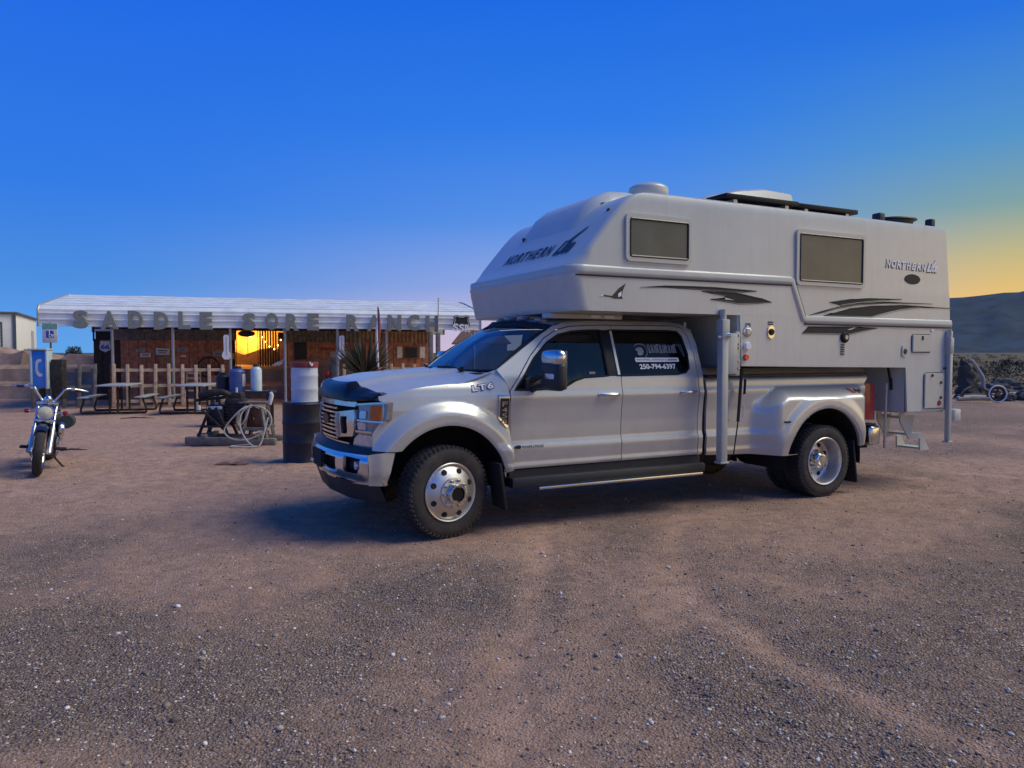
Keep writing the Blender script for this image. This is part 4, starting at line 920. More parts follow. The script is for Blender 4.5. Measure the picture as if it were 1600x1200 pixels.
d_ = disc('cable_hatch', -4.753, 1.784, .062, 'matte_black', .03); disc('cable_hatch_cap', -4.753, 1.784, .03, 'steel', .04, d_)
for k in range(5):
    m = MB(); m.box((-4.727, 1.173, 1.70-k*.026), (.055, .012, .014)); K(m, 'louvre', 'swoosh', body)
m = MB(); m.prism(rrect(-5.84, 1.565, -5.745, 1.70, .03), lambda a, c: (a, 1.17, c), (0, .014, 0)); d_ = K(m, 'outlet_cover', 'gel_trim', body); disc('outlet', -5.795, 1.628, .034, 'black_plastic', .022, d_)
def hatch(nm, x0, x1, z0, z1, r=.03):
    m = MB(); m.prism(rrect(x1-.008, z0-.008, x0+.008, z1+.008, r+.008), lambda a, c: (a, 1.168, c), (0, .006, 0)); f = K(m, nm, 'swoosh', body)
    m = MB(); b = bmesh.new(); bmesh.ops.create_cube(b, size=1)
    for v in b.verts: v.co = Vector((v.co.x*abs(x1-x0), v.co.y*.022, v.co.z*(z1-z0)))
    bmesh.ops.bevel(b, geom=b.edges[:], offset=.009, segments=2, affect='EDGES'); m.bm(b, Matrix.Translation(((x0+x1)/2, 1.178, (z0+z1)/2))); K(m, 'hatch_door', 'gel_trim', f); return f
h1 = hatch('fridge_hatch', -5.925, -6.285, 1.62, 1.83)
m = MB(); m.box((-6.105, 1.192, 1.79), (.02, .012, .05)); K(m, 'hatch_lock', 'black_plastic', h1)
h2 = hatch('propane_hatch', -6.165, -6.545, .93, 1.365, .05)
for x, z in ((-6.47, 1.245), (-6.47, 1.06), (-6.30, 1.335)):
    m = MB(); m.cyl((x, 1.185, z), (x, 1.2, z), .018, seg=10); K(m, 'hatch_lock', 'black_plastic', h2)
disc('marker_lamp', -6.445, .993, .036, 'red_lens', .03)
m = MB(); m.box((-6.56, 1.18, 1.42), (.05, .02, .02)); K(m, 'hatch_stay', 'black_plastic', body)
for x, z in ((-3.30, 1.91), (-3.62, 1.935)):
    for k in range(2):
        m = MB(); m.box((x, 1.1715, z-.0-k*.022), (.075, .004, .012)); K(m, 'notice', 'swoosh', body)
m = MB(); m.box((-6.30, 1.175, 1.885), (.05, .012, .02), .004); K(m, 'hatch_light', 'decal_white', body)
# front jack
def jack(nm, x, y, z0, z1, kind):
    sw = .085 if kind == 0 else .06
    m = MB(); m.box((x, y, (z0+z1)/2-.07), (sw, sw, z1-z0-.14), .012); j = K(m, nm, 'jack', ang=30)
    m = MB(); m.box((x, y, z1-.10), (sw+.015, sw+.015, .20), .012); K(m, 'jack_head', 'jack', j, ang=30)
    m = MB(); m.cyl((x, y, z1-.02), (x, y, z1+.10), sw*.4, seg=14); K(m, 'jack_motor', 'jack', j)
    m = MB(); m.box((x, y, z0-.012), (sw+.025, sw+.02, .022), .006); K(m, 'jack_foot', 'jack', j)
    return j
j = jack('front_jack', -2.935, 1.20, .50, 1.95, 0)
m = MB(); m.box((-3.07, 1.17, 1.60), (.13, .07, .42), .012); m.box((-3.16, 1.13, 1.60), (.06, .10, .46), .012); K(m, 'jack_bracket', 'jack', j, ang=30)
for z in (1.79, 1.70, 1.66, 1.52, 1.45): m = MB(); m.cyl((-3.165, 1.10, z), (-3.165, 1.195, z), .013, seg=8); K(m, 'bracket_bolt', 'steel', j)
m = MB(); m.cyl((-2.86, 1.20, 1.77), (-2.98, 1.25, 1.785), .026, seg=10); K(m, 'crank_boss', 'chrome', j)
j = jack('rear_jack', -6.60, 1.205, .52, 1.80, 1); m = MB(); m.box((-6.74, 1.19, .835), (.13, .10, .15), .015); K(m, 'jack_control_box', 'gelcoat', j)
m = MB(); m.box((-6.61, 1.185, 1.82), (.10, .05, .12), .01); K(m, 'jack_bracket', 'jack', j)
j = copy_tree([o for o in children(camper) if o.name.startswith('front_jack')][0], camper); j.scale = (1, -1, 1)
j = copy_tree([o for o in children(camper) if o.name.startswith('rear_jack')][0], camper); j.scale = (1, -1, 1)
# tie-downs with spring tubes and handles
m = MB(); m.tube([(-3.33, 1.05, 1.45), (-3.335, 1.05, 1.38)], .022, 8); m.tube([(-3.335, 1.05, 1.38), (-3.285, 1.06, .88)], .017, 8); td = K(m, 'tie_down', 'swoosh')
m = MB(); m.tube([(-3.285, 1.06, .88), (-3.236, 1.05, .52)], .007, 6); K(m, 'tie_down_rod', 'matte_black', td); m = MB(); m.tube([(-3.37, 1.07, 1.33), (-3.36, 1.07, 1.17)], .014, 6); K(m, 'tie_down_handle', 'matte_black', td)
m = MB(); m.tube([(-5.77, .97, 1.46), (-5.82, .97, 1.28)], .014, 6); m.tube([(-5.83, .97, 1.30), (-5.845, .97, 1.16)], .018, 8); td = K(m, 'tie_down', 'matte_black')
m = MB(); m.tube([(-5.757, .97, 1.24), (-5.74, .97, .45)], .016, 8); K(m, 'tie_down_rod', 'steel', td)
# cab-over underside rail
m = MB(); m.box((-1.62, .62, 1.972), (.86, .16, .052), .01); ur = K(m, 'cabover_rail', 'gel_trim')
for x in (-1.72, -1.88): 
    m = MB(); m.box((x, .705, 1.972), (.11, .006, .026)); K(m, 'rail_label', 'decal_white', ur)
# folding entry step behind
for y in (.60, .92):
    m = MB(); m.prism([(-6.06, .86), (-6.14, .86), (-6.15, .83), (-6.34, .83), (-6.29, .60), (-6.49, .60), (-6.64, .38), (-6.46, .38), (-6.45, .53), (-6.24, .53), (-6.07, .76)], lambda a, c: (a, y, c), (0, .02, 0)); st = K(m, 'step_bracket', 'gelcoat', ang=20)
for x, z in ((-6.25, .80), (-6.36, .585), (-6.55, .40)):
    m = MB(); m.box((x, .77, z), (.17, .29, .025), .006); K(m, 'step_tread', 'gelcoat')
# ================================================================ PORCH WITH THE LETTERS, FENCE AND WHAT STANDS THERE
mat('white_metal', (.82, .85, .83), .45, .1, .08, 3, dirt=(.42, .38, .33), dscale=1.6, damt=.45)
mat('letter_grey', (.25, .268, .24), .7, 0, .15, 6, dirt=(.12, .11, .09), dscale=6, damt=.5)
mat('galv', (.42, .43, .43), .5, .6, .12, 14, dirt=(.25, .16, .1), damt=.4)
mat('barn_wood', (.50, .215, .13), .85, 0, .35, 7, bump=.3, bscale=30, dirt=(.10, .055, .04), dscale=4, damt=.6)
mat('grey_wood', (.20, .18, .155), .9, 0, .3, 9, bump=.3, bscale=40, dirt=(.06, .05, .045), dscale=5, damt=.6)
mat('tan_wood', (.62, .45, .29), .85, 0, .22, 9, bump=.25, bscale=40, dirt=(.25, .17, .11), dscale=5, damt=.5)
mat('dark_wood', (.045, .035, .03), .85, 0, .3, 9, bump=.3, bscale=40)
mat('rust_iron', (.30, .16, .09), .8, .2, .35, 5, bump=.2, bscale=30, dirt=(.42, .36, .28), dscale=3, damt=.8)
mat('rust_post', (.28, .11, .05), .85, .1, .3, 12, bump=.2)
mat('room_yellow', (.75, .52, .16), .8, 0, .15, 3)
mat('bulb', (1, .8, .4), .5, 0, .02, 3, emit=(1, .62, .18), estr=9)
mat('sign_white', (.72, .72, .69), .6, 0, .12, 10, dirt=(.35, .3, .25), damt=.4)
mat('sign_grey', (.42, .43, .42), .6, 0, .15, 10, dirt=(.15, .1, .08), damt=.5)
mat('sign_black', (.02, .02, .022), .5, 0, .2, 10)
mat('sign_blue', (.03, .10, .42), .45, 0, .08, 10)
mat('phone_blue', (.03, .22, .72), .4, 0, .08, 6, coat=.2)
mat('pale_frame', (.50, .62, .66), .5, .1, .1, 8)
mat('sign_green', (.22, .42, .33), .5, 0, .1, 10)
mat('sign_rust', (.34, .14, .07), .7, 0, .25, 10)
mat('sign_ochre', (.45, .29, .12), .7, 0, .2, 10)
mat('skin_red', (.34, .06, .055), .6, 0, .15, 10)
mat('navy_paint', (.006, .008, .022), .5, 0, .2, 6, coat=0, dirt=(.08, .06, .05), dscale=4, damt=.35)
mat('drum_white', (.60, .64, .68), .5, 0, .06, 5, dirt=(.40, .35, .3), dscale=3, damt=.4)
mat('drum_red', (.28, .045, .04), .5, 0, .2, 8, dirt=(.3, .2, .15), damt=.4)
mat('table_metal', (.40, .42, .43), .6, .3, .12, 8, dirt=(.2, .15, .12), damt=.5)
mat('iron', (.035, .033, .032), .65, .5, .3, 12, dirt=(.14, .09, .06), dscale=6, damt=.6)
mat('hose', (.50, .46, .40), .7, 0, .1, 10)
mat('blue_can', (.05, .09, .26), .4, 0, .15, 8, coat=.2)
mat('yucca_leaf', (.075, .078, .042), .7, 0, .35, 3)
mat('yucca_dead', (.10, .075, .05), .9, 0, .3, 8)
mat('earth', (.36, .235, .165), .95, 0, .3, 2, bump=.5, bscale=8, dirt=(.10, .075, .055), dscale=1.2, damt=.8)
mat('cabin_cream', (.80, .79, .71), .7, 0, .06, 3, dirt=(.4, .36, .3), damt=.4)
mat('cabin_trim', (.10, .12, .13), .6, 0, .1, 6)
mat('red_chassis', (.16, .03, .03), .7, .1, .2, 6)
mat('roof_brown', (.16, .085, .06), .85, 0, .25, 6, bump=.3)
mat('stucco', (.50, .42, .34), .9, 0, .1, 4)
PO = (-13.7, 22.0, 0); PR = R(16.37)
porch = thing('ranch_porch', 'long open porch with white ribbed metal roof carrying big SADDLE SORE RANCH letters', 'porch', PO, PR, base=(0, 0, 0))
Q = lambda mb, name, m, par=None, **k: mb.build(name, m, par or porch, **k)
# roof: ribbed panels lapped from eave to ridge and down the back
prof = [(-.05, 2.40), (-.05, 2.585), (-.05, 2.77), (-.045, 2.90), (.06, 3.015), (.60, 3.11), (1.22, 3.22), (1.85, 3.33), (2.48, 3.44), (3.1, 3.53), (3.72, 3.44), (4.35, 3.33), (4.98, 3.22), (5.6, 3.11), (6.15, 3.01), (6.25, 2.90), (6.25, 2.4)]
strips = [prof[0:2], prof[1:3], prof[2:5]]+[prof[i:i+2] for i in range(4, 14)]+[prof[14:17]]
for sidx, st in enumerate(strips):
    m = MB(); pts = [Vector((0, a, b)) for a, b in st]
    # each strip: flat with a raised rib at its lower edge
    d0 = (pts[1]-pts[0]).normalized(); nrm = Vector((0, -d0.z, d0.y)); 
    if nrm.z < -.01 or (abs(nrm.z) < .01 and nrm.y > 0 and sidx < 6): nrm = -nrm
    row = [pts[0]-nrm*.006, pts[0]+nrm*.018, pts[0]+d0*.03+nrm*.018, pts[0]+d0*.045]+[p for p in pts[1:]]
    k = 14; G = [[(13.13*i/k, p.y, p.z+.006*math.sin(i*2.1+sidx)) for p in row] for i in range(k+1)]
    m.grid(G); Q(m, 'roof_panel', 'white_metal', ang=25, recalc=False)
for u in (0.0, 13.16):
    m = MB(); m.tube([(u, a, b) for a, b in prof], .035, 6); Q(m, 'roof_end_trim', 'galv')
for u in (.45, 1.9, 3.56, 5.2, 6.82, 8.44, 10.0, 11.66, 12.95):
    m = MB(); m.tube([(u, a+(.05 if a < 3 else -.05), b-.07) for a, b in prof[3:-1]], .03, 6); Q(m, 'roof_hoop', 'galv')
for u in (1.9, 3.56, 5.2, 6.82, 8.44, 10.0, 12.95):
    m = MB(); m.tube([(u, .06, 0), (u, .06, 2.45)], .045, 10); pst = Q(m, 'post', 'galv')
    m = MB(); m.box((u, .06, 2.42), (.14, .12, .03)); Q(m, 'post_plate', 'galv', pst)
m = MB(); m.tube([(1.9, .06, 0), (1.9, .06, 1.29)], .085, 12); Q(m, 'post_sleeve', 'rust_post')
# letters
LP = [('S', 1.12), ('A', 1.88), ('D', 2.58), ('D', 3.28), ('L', 3.92), ('E', 4.53), ('S', 5.76), ('O', 6.43), ('R', 7.05), ('E', 7.68), ('R', 8.91), ('A', 9.59), ('N', 10.24), ('C', 10.86), ('H', 11.48)]
for ch, u in LP:
    w = {'L': .34, 'E': .36, 'N': .44, 'A': .46, 'H': .42}.get(ch, .40); m = MB(); dz = random.uniform(-.02, .02)
    put_text(m, ch, lambda a, b, d: (u-w/2+a, -.17-d*.5, 2.345+b+dz), w, .53, .045, 0, .10); Q(m, 'sign_letter', 'letter_grey', ang=30, label='big grey block letter %s on the porch fascia' % ch)
# back wall: boards
for i in range(42):
    u = .40+i*.282
    if 5.05 < u+.14 < 6.5: continue
    m = MB(); m.box((u+.138, 4.55+random.uniform(-.008, .008), 1.05), (.268, .03, 2.1)); Q(m, 'wall_board', 'barn_wood' if u > 1.0 else 'dark_wood', smooth=False)
for i in range(7):
    if i < 4: 
        m = MB(); m.box((1.0+.52+i*1.02, 4.52, 2.28), (1.0, .03, .38)); Q(m, 'header_board', 'grey_wood', smooth=False)
m = MB(); m.box((.42, 4.5, 2.3), (.05, .05, .5)); m2 = Q(m, 'corner_post', 'dark_wood'); m = MB(); m.box((.70, 4.5, 2.50), (.6, .05, .06)); Q(m, 'window_head', 'dark_wood'); m = MB(); m.box((.70, 4.5, 2.1), (.6, .06, .05)); Q(m, 'window_sill', 'dark_wood')
m = MB(); m.box((2.75, 4.63, 1.2), (4.6, .02, 2.4)); Q(m, 'wall_backing', 'dark_wood'); m = MB(); m.box((9.4, 4.63, 1.2), (5.7, .02, 2.4)); Q(m, 'wall_backing', 'dark_wood')
m = MB(); m.box((8.5, 4.62, 2.55), (7.5, .05, .2)); m.box((3.1, 4.62, 2.53), (4.2, .05, .14)); Q(m, 'wall_plate', 'dark_wood')
for i in range(6):       # rusty corrugated sheets on the right of the wall
    m = MB(); G = [[(6.75+i*.93+.91*j/36, 4.46+.022*math.sin(j*2*PI/6)+.012*(i % 2), z) for z in (2.04, 2.47)] for j in range(37)]; m.grid(G); Q(m, 'corrugated_sheet', 'rust_iron' if i > 2 else 'grey_wood', recalc=False, ang=60)
m = MB(); m.prism([(5.08, 0), (5.10, 0), (5.10, 2.47), (5.83, 2.47), (5.83, 0), (5.85, 0), (5.85, 2.5), (5.08, 2.5)], lambda a, b: (a, 4.50, b), (0, .12, 0)); Q(m, 'door_frame', 'dark_wood')
# lit room behind the doorway
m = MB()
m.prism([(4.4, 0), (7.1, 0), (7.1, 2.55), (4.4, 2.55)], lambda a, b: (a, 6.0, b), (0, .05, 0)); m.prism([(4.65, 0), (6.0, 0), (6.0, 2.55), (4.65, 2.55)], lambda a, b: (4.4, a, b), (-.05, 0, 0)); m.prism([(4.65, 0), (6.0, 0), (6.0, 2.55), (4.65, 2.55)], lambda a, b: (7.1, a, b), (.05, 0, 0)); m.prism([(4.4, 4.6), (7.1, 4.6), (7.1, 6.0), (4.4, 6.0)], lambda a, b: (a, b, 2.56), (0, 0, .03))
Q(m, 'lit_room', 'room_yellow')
for i in range(7):       # slatted screen beside the door, light comes through the gaps
    m = MB(); m.box((5.92+i*.092, 4.55, 1.25), (.058, .03, 2.45)); Q(m, 'screen_slat', 'dark_wood')
m = MB(); m.lathe([(.001, .07), (.05, .05), (.06, 0), (.04, -.05), (.001, -.06)], (5.55, 5.5, 2.3), (0, 0, 1), 14); Q(m, 'lamp_bulb', 'bulb')
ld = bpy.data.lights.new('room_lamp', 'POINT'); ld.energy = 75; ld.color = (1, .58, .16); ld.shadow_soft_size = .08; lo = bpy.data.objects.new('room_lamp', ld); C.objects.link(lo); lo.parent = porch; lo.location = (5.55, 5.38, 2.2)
m = MB(); m.box((5.45, 4.6, .03), (2.6, .2, .06)); Q(m, 'door_sill', 'dark_wood')

# things hung on the posts and the wall; X(u,v,z) -> world
pM = Matrix.Translation(PO) @ Matrix.Rotation(PR, 4, 'Z')
def hung(name, label, cat, u, v, z, group=None):
    return thing(name, label, cat, PO, PR, group=group, base=(u, v, z))
H = lambda mb, name, m, par, **k: mb.build(name, m, par, **k)
# oval sign above the door
t = hung('oval_sign', 'black oval sign hanging above the lit yellow doorway', 'sign', 5.46, 4.35, 2.22)
m = MB(); m.prism([(5.46+.30*math.cos(a), 2.34+.12*math.sin(a)) for a in np.linspace(0, 2*PI, 29)[:-1]], lambda a, b: (a, 4.36, b), (0, -.03, 0)); H(m, 'board', 'sign_black', t)
m = MB(); m.tube([(5.5, 4.35, 2.22), (5.5, 4.35, 1.5)], .012, 5); H(m, 'hanging_rod', 'iron', t)
# thermometers
for u, lab in ((5.09, 'big white thermometer sign on a post left of the lit doorway'), (8.57, 'big white thermometer sign on a post beside the spiky yucca')):
    t = hung('thermometer_sign', lab, 'thermometer', u, -.02, 1.42); c = u
    o = [(c-.085, 2.15), (c-.05, 2.19), (c+.05, 2.19), (c+.085, 2.15), (c+.075, 1.70), (c+.12, 1.62), (c+.135, 1.52), (c+.07, 1.43), (c-.07, 1.43), (c-.135, 1.52), (c-.12, 1.62), (c-.075, 1.70)]
    m = MB(); m.prism(o, lambda a, b: (a, -.03, b), (0, .025, 0)); H(m, 'board', 'decal_white', t)
    m = MB(); m.box((c, -.036, 1.84), (.016, .006, .58)); H(m, 'scale', 'sign_grey', t)
# wall signs: (u, z, w, h, material, label, cat)
WS = [(1.90, 1.72, .30, .12, 'sign_grey', 'small grey plate near the left end of the porch wall', 'sign'), (2.06, 1.56, .34, .15, 'sign_white', 'off-white plate with dark mark low on the porch wall', 'sign'),
      (2.62, 1.68, .46, .24, 'sign_white', 'largest pale rectangular sign on the left of the porch wall', 'sign'), (3.26, 1.76, .30, .13, 'sign_grey', 'narrow grey plate just left of the second porch post', 'sign'),
      (3.30, 1.52, .18, .06, 'decal_white', 'tiny bright white plate behind the second porch post', 'sign'), (2.75, 1.40, .36, .16, 'sign_ochre', 'ochre board below the largest pale wall sign', 'board'),
      (4.12, 1.78, .26, .09, 'sign_rust', 'rust red strip above the grey double plate', 'board'), (4.52, 1.72, .26, .10, 'sign_ochre', 'ochre plate topping the grey double plate', 'board'), (4.47, 1.60, .36, .18, 'sign_grey', 'grey double plate between two porch posts', 'sign'),
      (4.92, 1.52, .22, .20, 'sign_ochre', 'square tan plate right of the grey double plate', 'sign'), (7.35, 1.72, .46, .66, 'sign_black', 'tall black board on the wall right of the fourth post', 'board'),
      (8.35, 1.80, .50, .10, 'skin_red', 'red strip on the wall above the white drum', 'board'), (8.55, 1.58, .22, .22, 'sign_grey', 'round grey plate on the wall above the white drum', 'sign'), (9.0, 1.60, .30, .18, 'sign_grey', 'grey plate on the wall left of the yucca', 'sign'), (9.05, 1.80, .22, .16, 'sign_rust', 'rust coloured plate on the wall left of the yucca top', 'sign')]
for u, z, w, h, mt, lab, cat in WS:
    t = hung('wall_sign' if cat == 'sign' else 'wall_board_sign', lab, cat, u, 4.5, z)
    m = MB(); rot = Matrix.Rotation(random.uniform(-.05, .05), 4, 'Y')
    if 'round' in lab: m.cyl((u, 4.53, z), (u, 4.49, z), .13, seg=18)
    else: m.box((u, 4.50, z), (w, .03, h), .006, rot=rot)
    H(m, 'plate', mt, t)
    if w > .25 and h > .11 and mt != 'sign_black' and 'round' not in lab:
        m = MB(); m.box((u, 4.482, z+h*.15), (w*.7, .004, h*.14), rot=rot); H(m, 'worn_line', 'sign_black', t); m = MB(); m.box((u, 4.482, z-h*.15), (w*.55, .004, h*.1), rot=rot); H(m, 'worn_line', 'sign_black', t)
# small cabinet-like window at the right of the wall
t = hung('shuttered_window', 'dark window with two pale shutters on the right of the porch wall', 'window', 11.55, 4.5, 1.4)
m = MB(); m.box((11.5, 4.5, 1.66), (.62, .06, .52)); H(m, 'window_frame', 'rust_post', t); m = MB(); m.box((11.5, 4.46, 1.66), (.46, .02, .40)); H(m, 'pane', 'sign_black', t)
for s in (-1, 1): m = MB(); m.box((11.5+s*.44, 4.49, 1.66), (.20, .03, .44)); H(m, 'shutter', 'sign_white', t)
# route shields
def shield(name, lab, cu, cz, w, h, v, txt, mt, tm, rim):
    t = hung(name, lab, 'sign', cu, v, cz-h/2)
    half = [(0, .5), (.10, .46), (.20, .50), (.34, .50), (.42, .40), (.40, .25), (.47, .05), (.46, -.15), (.34, -.33), (.14, -.42), (0, -.5)]
    poly = [(cu+a*w, cz+b*h) for a, b in half]+[(cu-a*w, cz+b*h) for a, b in half[::-1][1:-1]]
    m = MB(); m.prism(poly, lambda a, b: (a, v, b), (0, -.03, 0)); H(m, 'board', rim, t)
    m = MB(); m.prism([(cu+(a-cu)*.88, cz+(b-cz)*.88) for a, b in poly], lambda a, b: (a, v-.03, b), (0, -.005, 0)); H(m, 'face', mt, t)
    m = MB(); n = len(txt); put_text(m, txt, lambda a, b, d: (cu-w*.36+a, v-.038, cz-h*.22+b), w*.72, h*.40, .05); H(m, 'lettering', tm, t); return t
shield('route_shield', 'pale 66 route shield on the dark wall at the left end of the porch', .78, 1.86, .40, .42, 4.50, '66', 'sign_white', 'sign_blue', 'sign_grey')
t = hung('route_shield', 'black SSR shield sign hanging from the right end of the porch fascia', 'sign', 12.46, -.2, 2.34)
half = [(0, .46), (.12, .42), (.22, .50), (.36, .48), (.46, .36), (.40, .22), (.48, .0), (.46, -.2), (.34, -.36), (.14, -.42), (0, -.5)]; poly = [(12.46+a*.60, 2.62+b*.54) for a, b in half]+[(12.46-a*.60, 2.62+b*.54) for a, b in half[::-1][1:-1]]
m = MB(); m.prism(poly, lambda a, b: (a, -.2, b), (0, -.03, 0)); H(m, 'board', 'sign_black', t)
m = MB(); inner = [(12.46+(a-12.46)*.86, 2.62+(b-2.62)*.86) for a, b in poly]; m.tube([(a, -.235, b) for a, b in inner], .012, 5, closed=True); H(m, 'rim_line', 'sign_white', t)
for i, ch in enumerate('SSR'):
    m = MB(); put_text(m, ch, lambda a, b, d, i=i: (12.16+i*.20+a, -.27-d*.3, 2.36+b-.015*i), .19, .25, .05, 0, .04); H(m, 'letter', 'decal_white', t, ang=30)

# picket fences
def fence(name, label, u0, n, v, mt, step=.375, lean=.02, skip=()):
    t = hung(name, label, 'fence', u0, v, 0); L_ = (n-1)*step
    for z in (1.12, .66, .20):
        m = MB(); m.box((u0+L_/2, v+.03, z), (L_+.12, .035, .09)); H(m, 'rail', mt, t)
    for i in range(n):
        if i in skip: continue
        u = u0+i*step; top = 1.29+random.uniform(-.02, .03); m = MB(); m.box((u, v-.012, top/2+.02), (.092, .024, top-.04), .004, rot=Matrix.Rotation(random.uniform(-lean, lean), 4, 'Y')); H(m, 'picket', mt, t)
    return t
fence('picket_fence', 'new tan wooden picket fence in front of the left half of the porch', 1.99, 9, -.32, 'tan_wood')
fence('picket_fence', 'weathered grey picket fence left of the rusty sleeved post', -.10, 5, -.36, 'grey_wood', .40, .05)
fence('picket_fence', 'tan picket fence beside the yucca behind the truck hood', 8.62, 9, -.32, 'tan_wood')

# yucca
rngl = random.Random(5)
yb_ = pM @ Vector((9.15, -1.5, 0)); t = thing('yucca', 'big dark spiky yucca in front of the porch, just above the truck hood', 'yucca', yb_, 0)
m = MB(); m.tube([(0, 0, 0), (.02, 0, .5), (-.02, .02, 1.02)], [.16, .14, .17], 10); H(m, 'trunk', 'yucca_dead', t)
lm = MB(); lm.add([(-.022, 0, 0), (.022, 0, 0), (.032, .008, .5), (-.032, .008, .5), (.018, .012, 1.0), (-.018, .012, 1.0), (0, .0, 1.45), (0, -.012, .5), (0, -.006, 1.0)], [(0, 1, 2, 7), (0, 7, 3), (7, 2, 4, 8), (3, 7, 8, 5), (8, 4, 6), (5, 8, 6)])
leaf0 = H(lm, 'leaf', 'yucca_leaf', t, smooth=False)
for i in range(150):
    o = leaf0 if i == 0 else leaf0.copy()
    if i: C.objects.link(o); o.parent = t
    tilt = R(rngl.triangular(3, 82, 34)); az = rngl.uniform(0, 2*PI); s = rngl.uniform(.62, 1.0)*(1-.25*(tilt > R(60)))
    o.location = (.05*math.cos(az), .05*math.sin(az), rngl.uniform(.86, 1.04)); o.rotation_euler = Matrix.Rotation(az, 3, 'Z').to_4x4().to_3x3() @ Matrix.Rotation(tilt, 3, 'Y') @ Matrix.Rotation(rngl.uniform(0, 6), 3, 'Z') and (Matrix.Rotation(az, 3, 'Z') @ Matrix.Rotation(tilt, 3, 'Y') @ Matrix.Rotation(rngl.uniform(0, 6), 3, 'Z')).to_euler(); o.scale = (1, 1, s)
# furled flag on a pole
fb_ = pM @ Vector((9.52, -1.9, 0)); t = thing('furled_flag', 'furled red and white flag on a tall pole in front of the yucca', 'flag', fb_, 0)
m = MB(); m.tube([(0, 0, 0), (.0, 0, 3.02)], .022, 8); H(m, 'pole', 'galv', t); m = MB(); m.tube([(.03, -.03, 2.98), (.05, -.05, 2.6), (.04, -.05, 2.2), (.0, -.05, 1.72)], [.01, .032, .034, .02], 8, smooth=4); H(m, 'cloth', 'skin_red', t)
m = MB(); m.tube([(-.02, -.05, 2.6), (-.03, -.07, 2.2), (-.02, -.06, 1.6), (-.0, -.05, 1.2)], [.02, .04, .042, .04], 7, smooth=3); H(m, 'white_cloth', 'sign_white', t); m = MB(); m.box((0, 0, .98), (.16, .16, .34), .03); H(m, 'flag_holder', 'skin_red', t)
# two weathered posts with a whip aerial near the right end
for du, lab in ((11.42, 'left of two weathered wooden posts near the right end of the porch'), (11.66, 'right of two weathered wooden posts, carrying a thin aerial')):
    t = hung('wooden_post', lab, 'post', du, -.25, 0); m = MB(); m.box((du, -.25, 1.15), (.14, .14, 2.3), .015); H(m, 'timber', 'grey_wood', t)
    if du > 11.5: m = MB(); m.tube([(du, -.25, 2.3), (du+.02, -.25, 3.45)], .018, 6); H(m, 'aerial', 'galv', t)

# phone pedestal
t = thing('phone_pedestal', 'blue public phone pedestal with white handset symbol behind the motorcycle', 'phone box', (-13.05, 21.0, 0), R(8))
m = MB(); m.box((-.19, 0, 1.18), (.05, .34, 1.08), .01); m.box((.21, 0, 1.18), (.05, .34, 1.08), .01); m.box((0, 0, 1.725), (.50, .38, .05), .01); m.box((0, .16, 1.18), (.38, .03, 1.06)); H(m, 'shell', 'pale_frame', t)
m = MB(); m.box((-.0, -.10, 1.18), (.34, .05, 1.0), .008); H(m, 'blue_panel', 'phone_blue', t)
m = MB(); hs = curve2([(.055, 1.46), (-.055, 1.42), (-.085, 1.26), (-.075, 1.10), (.0, .98), (.085, .99), (.09, 1.06), (.02, 1.08), (-.02, 1.16), (-.02, 1.27), (.0, 1.36), (.07, 1.39)], 4, True); m.prism(hs, lambda a, b: (a, -.13, b), (0, .004, 0)); H(m, 'handset_symbol', 'sign_white', t)
m = MB(); m.box((0, .05, .32), (.12, .12, .64)); H(m, 'post', 'iron', t); m = MB(); m.box((.42, .1, .9), (.30, .3, 1.1), .03); H(m, 'side_box', 'iron', t)
# accessible parking sign
t = thing('parking_sign', 'accessible parking sign with blue wheelchair square on a thin post', 'sign', (-13.2, 21.7, 0), R(10))
m = MB(); m.tube([(0, .03, 0), (0, .03, 2.5)], .03, 8); H(m, 'post', 'grey_wood', t); m = MB(); m.box((0, 0, 2.20), (.40, .02, .56), .004); H(m, 'plate', 'sign_white', t); m = MB(); m.box((0, -.013, 2.39), (.40, .006, .16)); H(m, 'green_band', 'sign_green', t); m = MB(); m.box((0, -.013, 2.16), (.20, .006, .20)); H(m, 'blue_square', 'sign_blue', t)
m = MB(); m.tube([(0.03+.055*math.cos(a), -.018, 2.13+.055*math.sin(a)) for a in np.linspace(-3.6, .6, 12)], .008, 4); m.tube([(-.01, -.018, 2.23), (-.01, -.018, 2.16), (.04, -.018, 2.15), (.07, -.018, 2.09)], .01, 4); m.lathe([(.001, .004), (.018, 0)], (-.012, -.018, 2.25), (0, -1, 0), 10); H(m, 'wheelchair_symbol', 'decal_white', t)

# picnic tables
def picnic(loc, rz, lab):
    t = thing('picnic_table', lab, 'picnic table', loc, rz, group='steel picnic tables by the fence')
    m = MB(); m.box((0, 0, .76), (.78, 1.83, .035), .012); H(m, 'table_top', 'table_metal', t)
    for s in (-1, 1):
        m = MB(); m.box((s*.68, 0, .45), (.26, 1.83, .03), .01); H(m, 'bench', 'table_metal', t)
    for y in (-.62, .62):
        m = MB(); m.tube([(-.78, y, .03), (.78, y, .03)], .03, 8); H(m, 'foot', 'iron', t)
        for s in (-1, 1):
            m = MB(); m.tube([(s*.78, y, .03), (s*.80, y, .12), (s*.70, y, .43)], .028, 8); H(m, 'bench_leg', 'iron', t)
            m = MB(); m.tube([(s*.10, y, .03), (s*.10, y, .74)], .03, 8); H(m, 'leg', 'iron', t)
    return t
picnic((-10.75, 20.75, 0), R(14), 'grey steel picnic table standing alone in front of the fence, left one')
picnic((-8.62, 20.75, 0), R(8), 'grey steel picnic table half hidden behind the old engine')
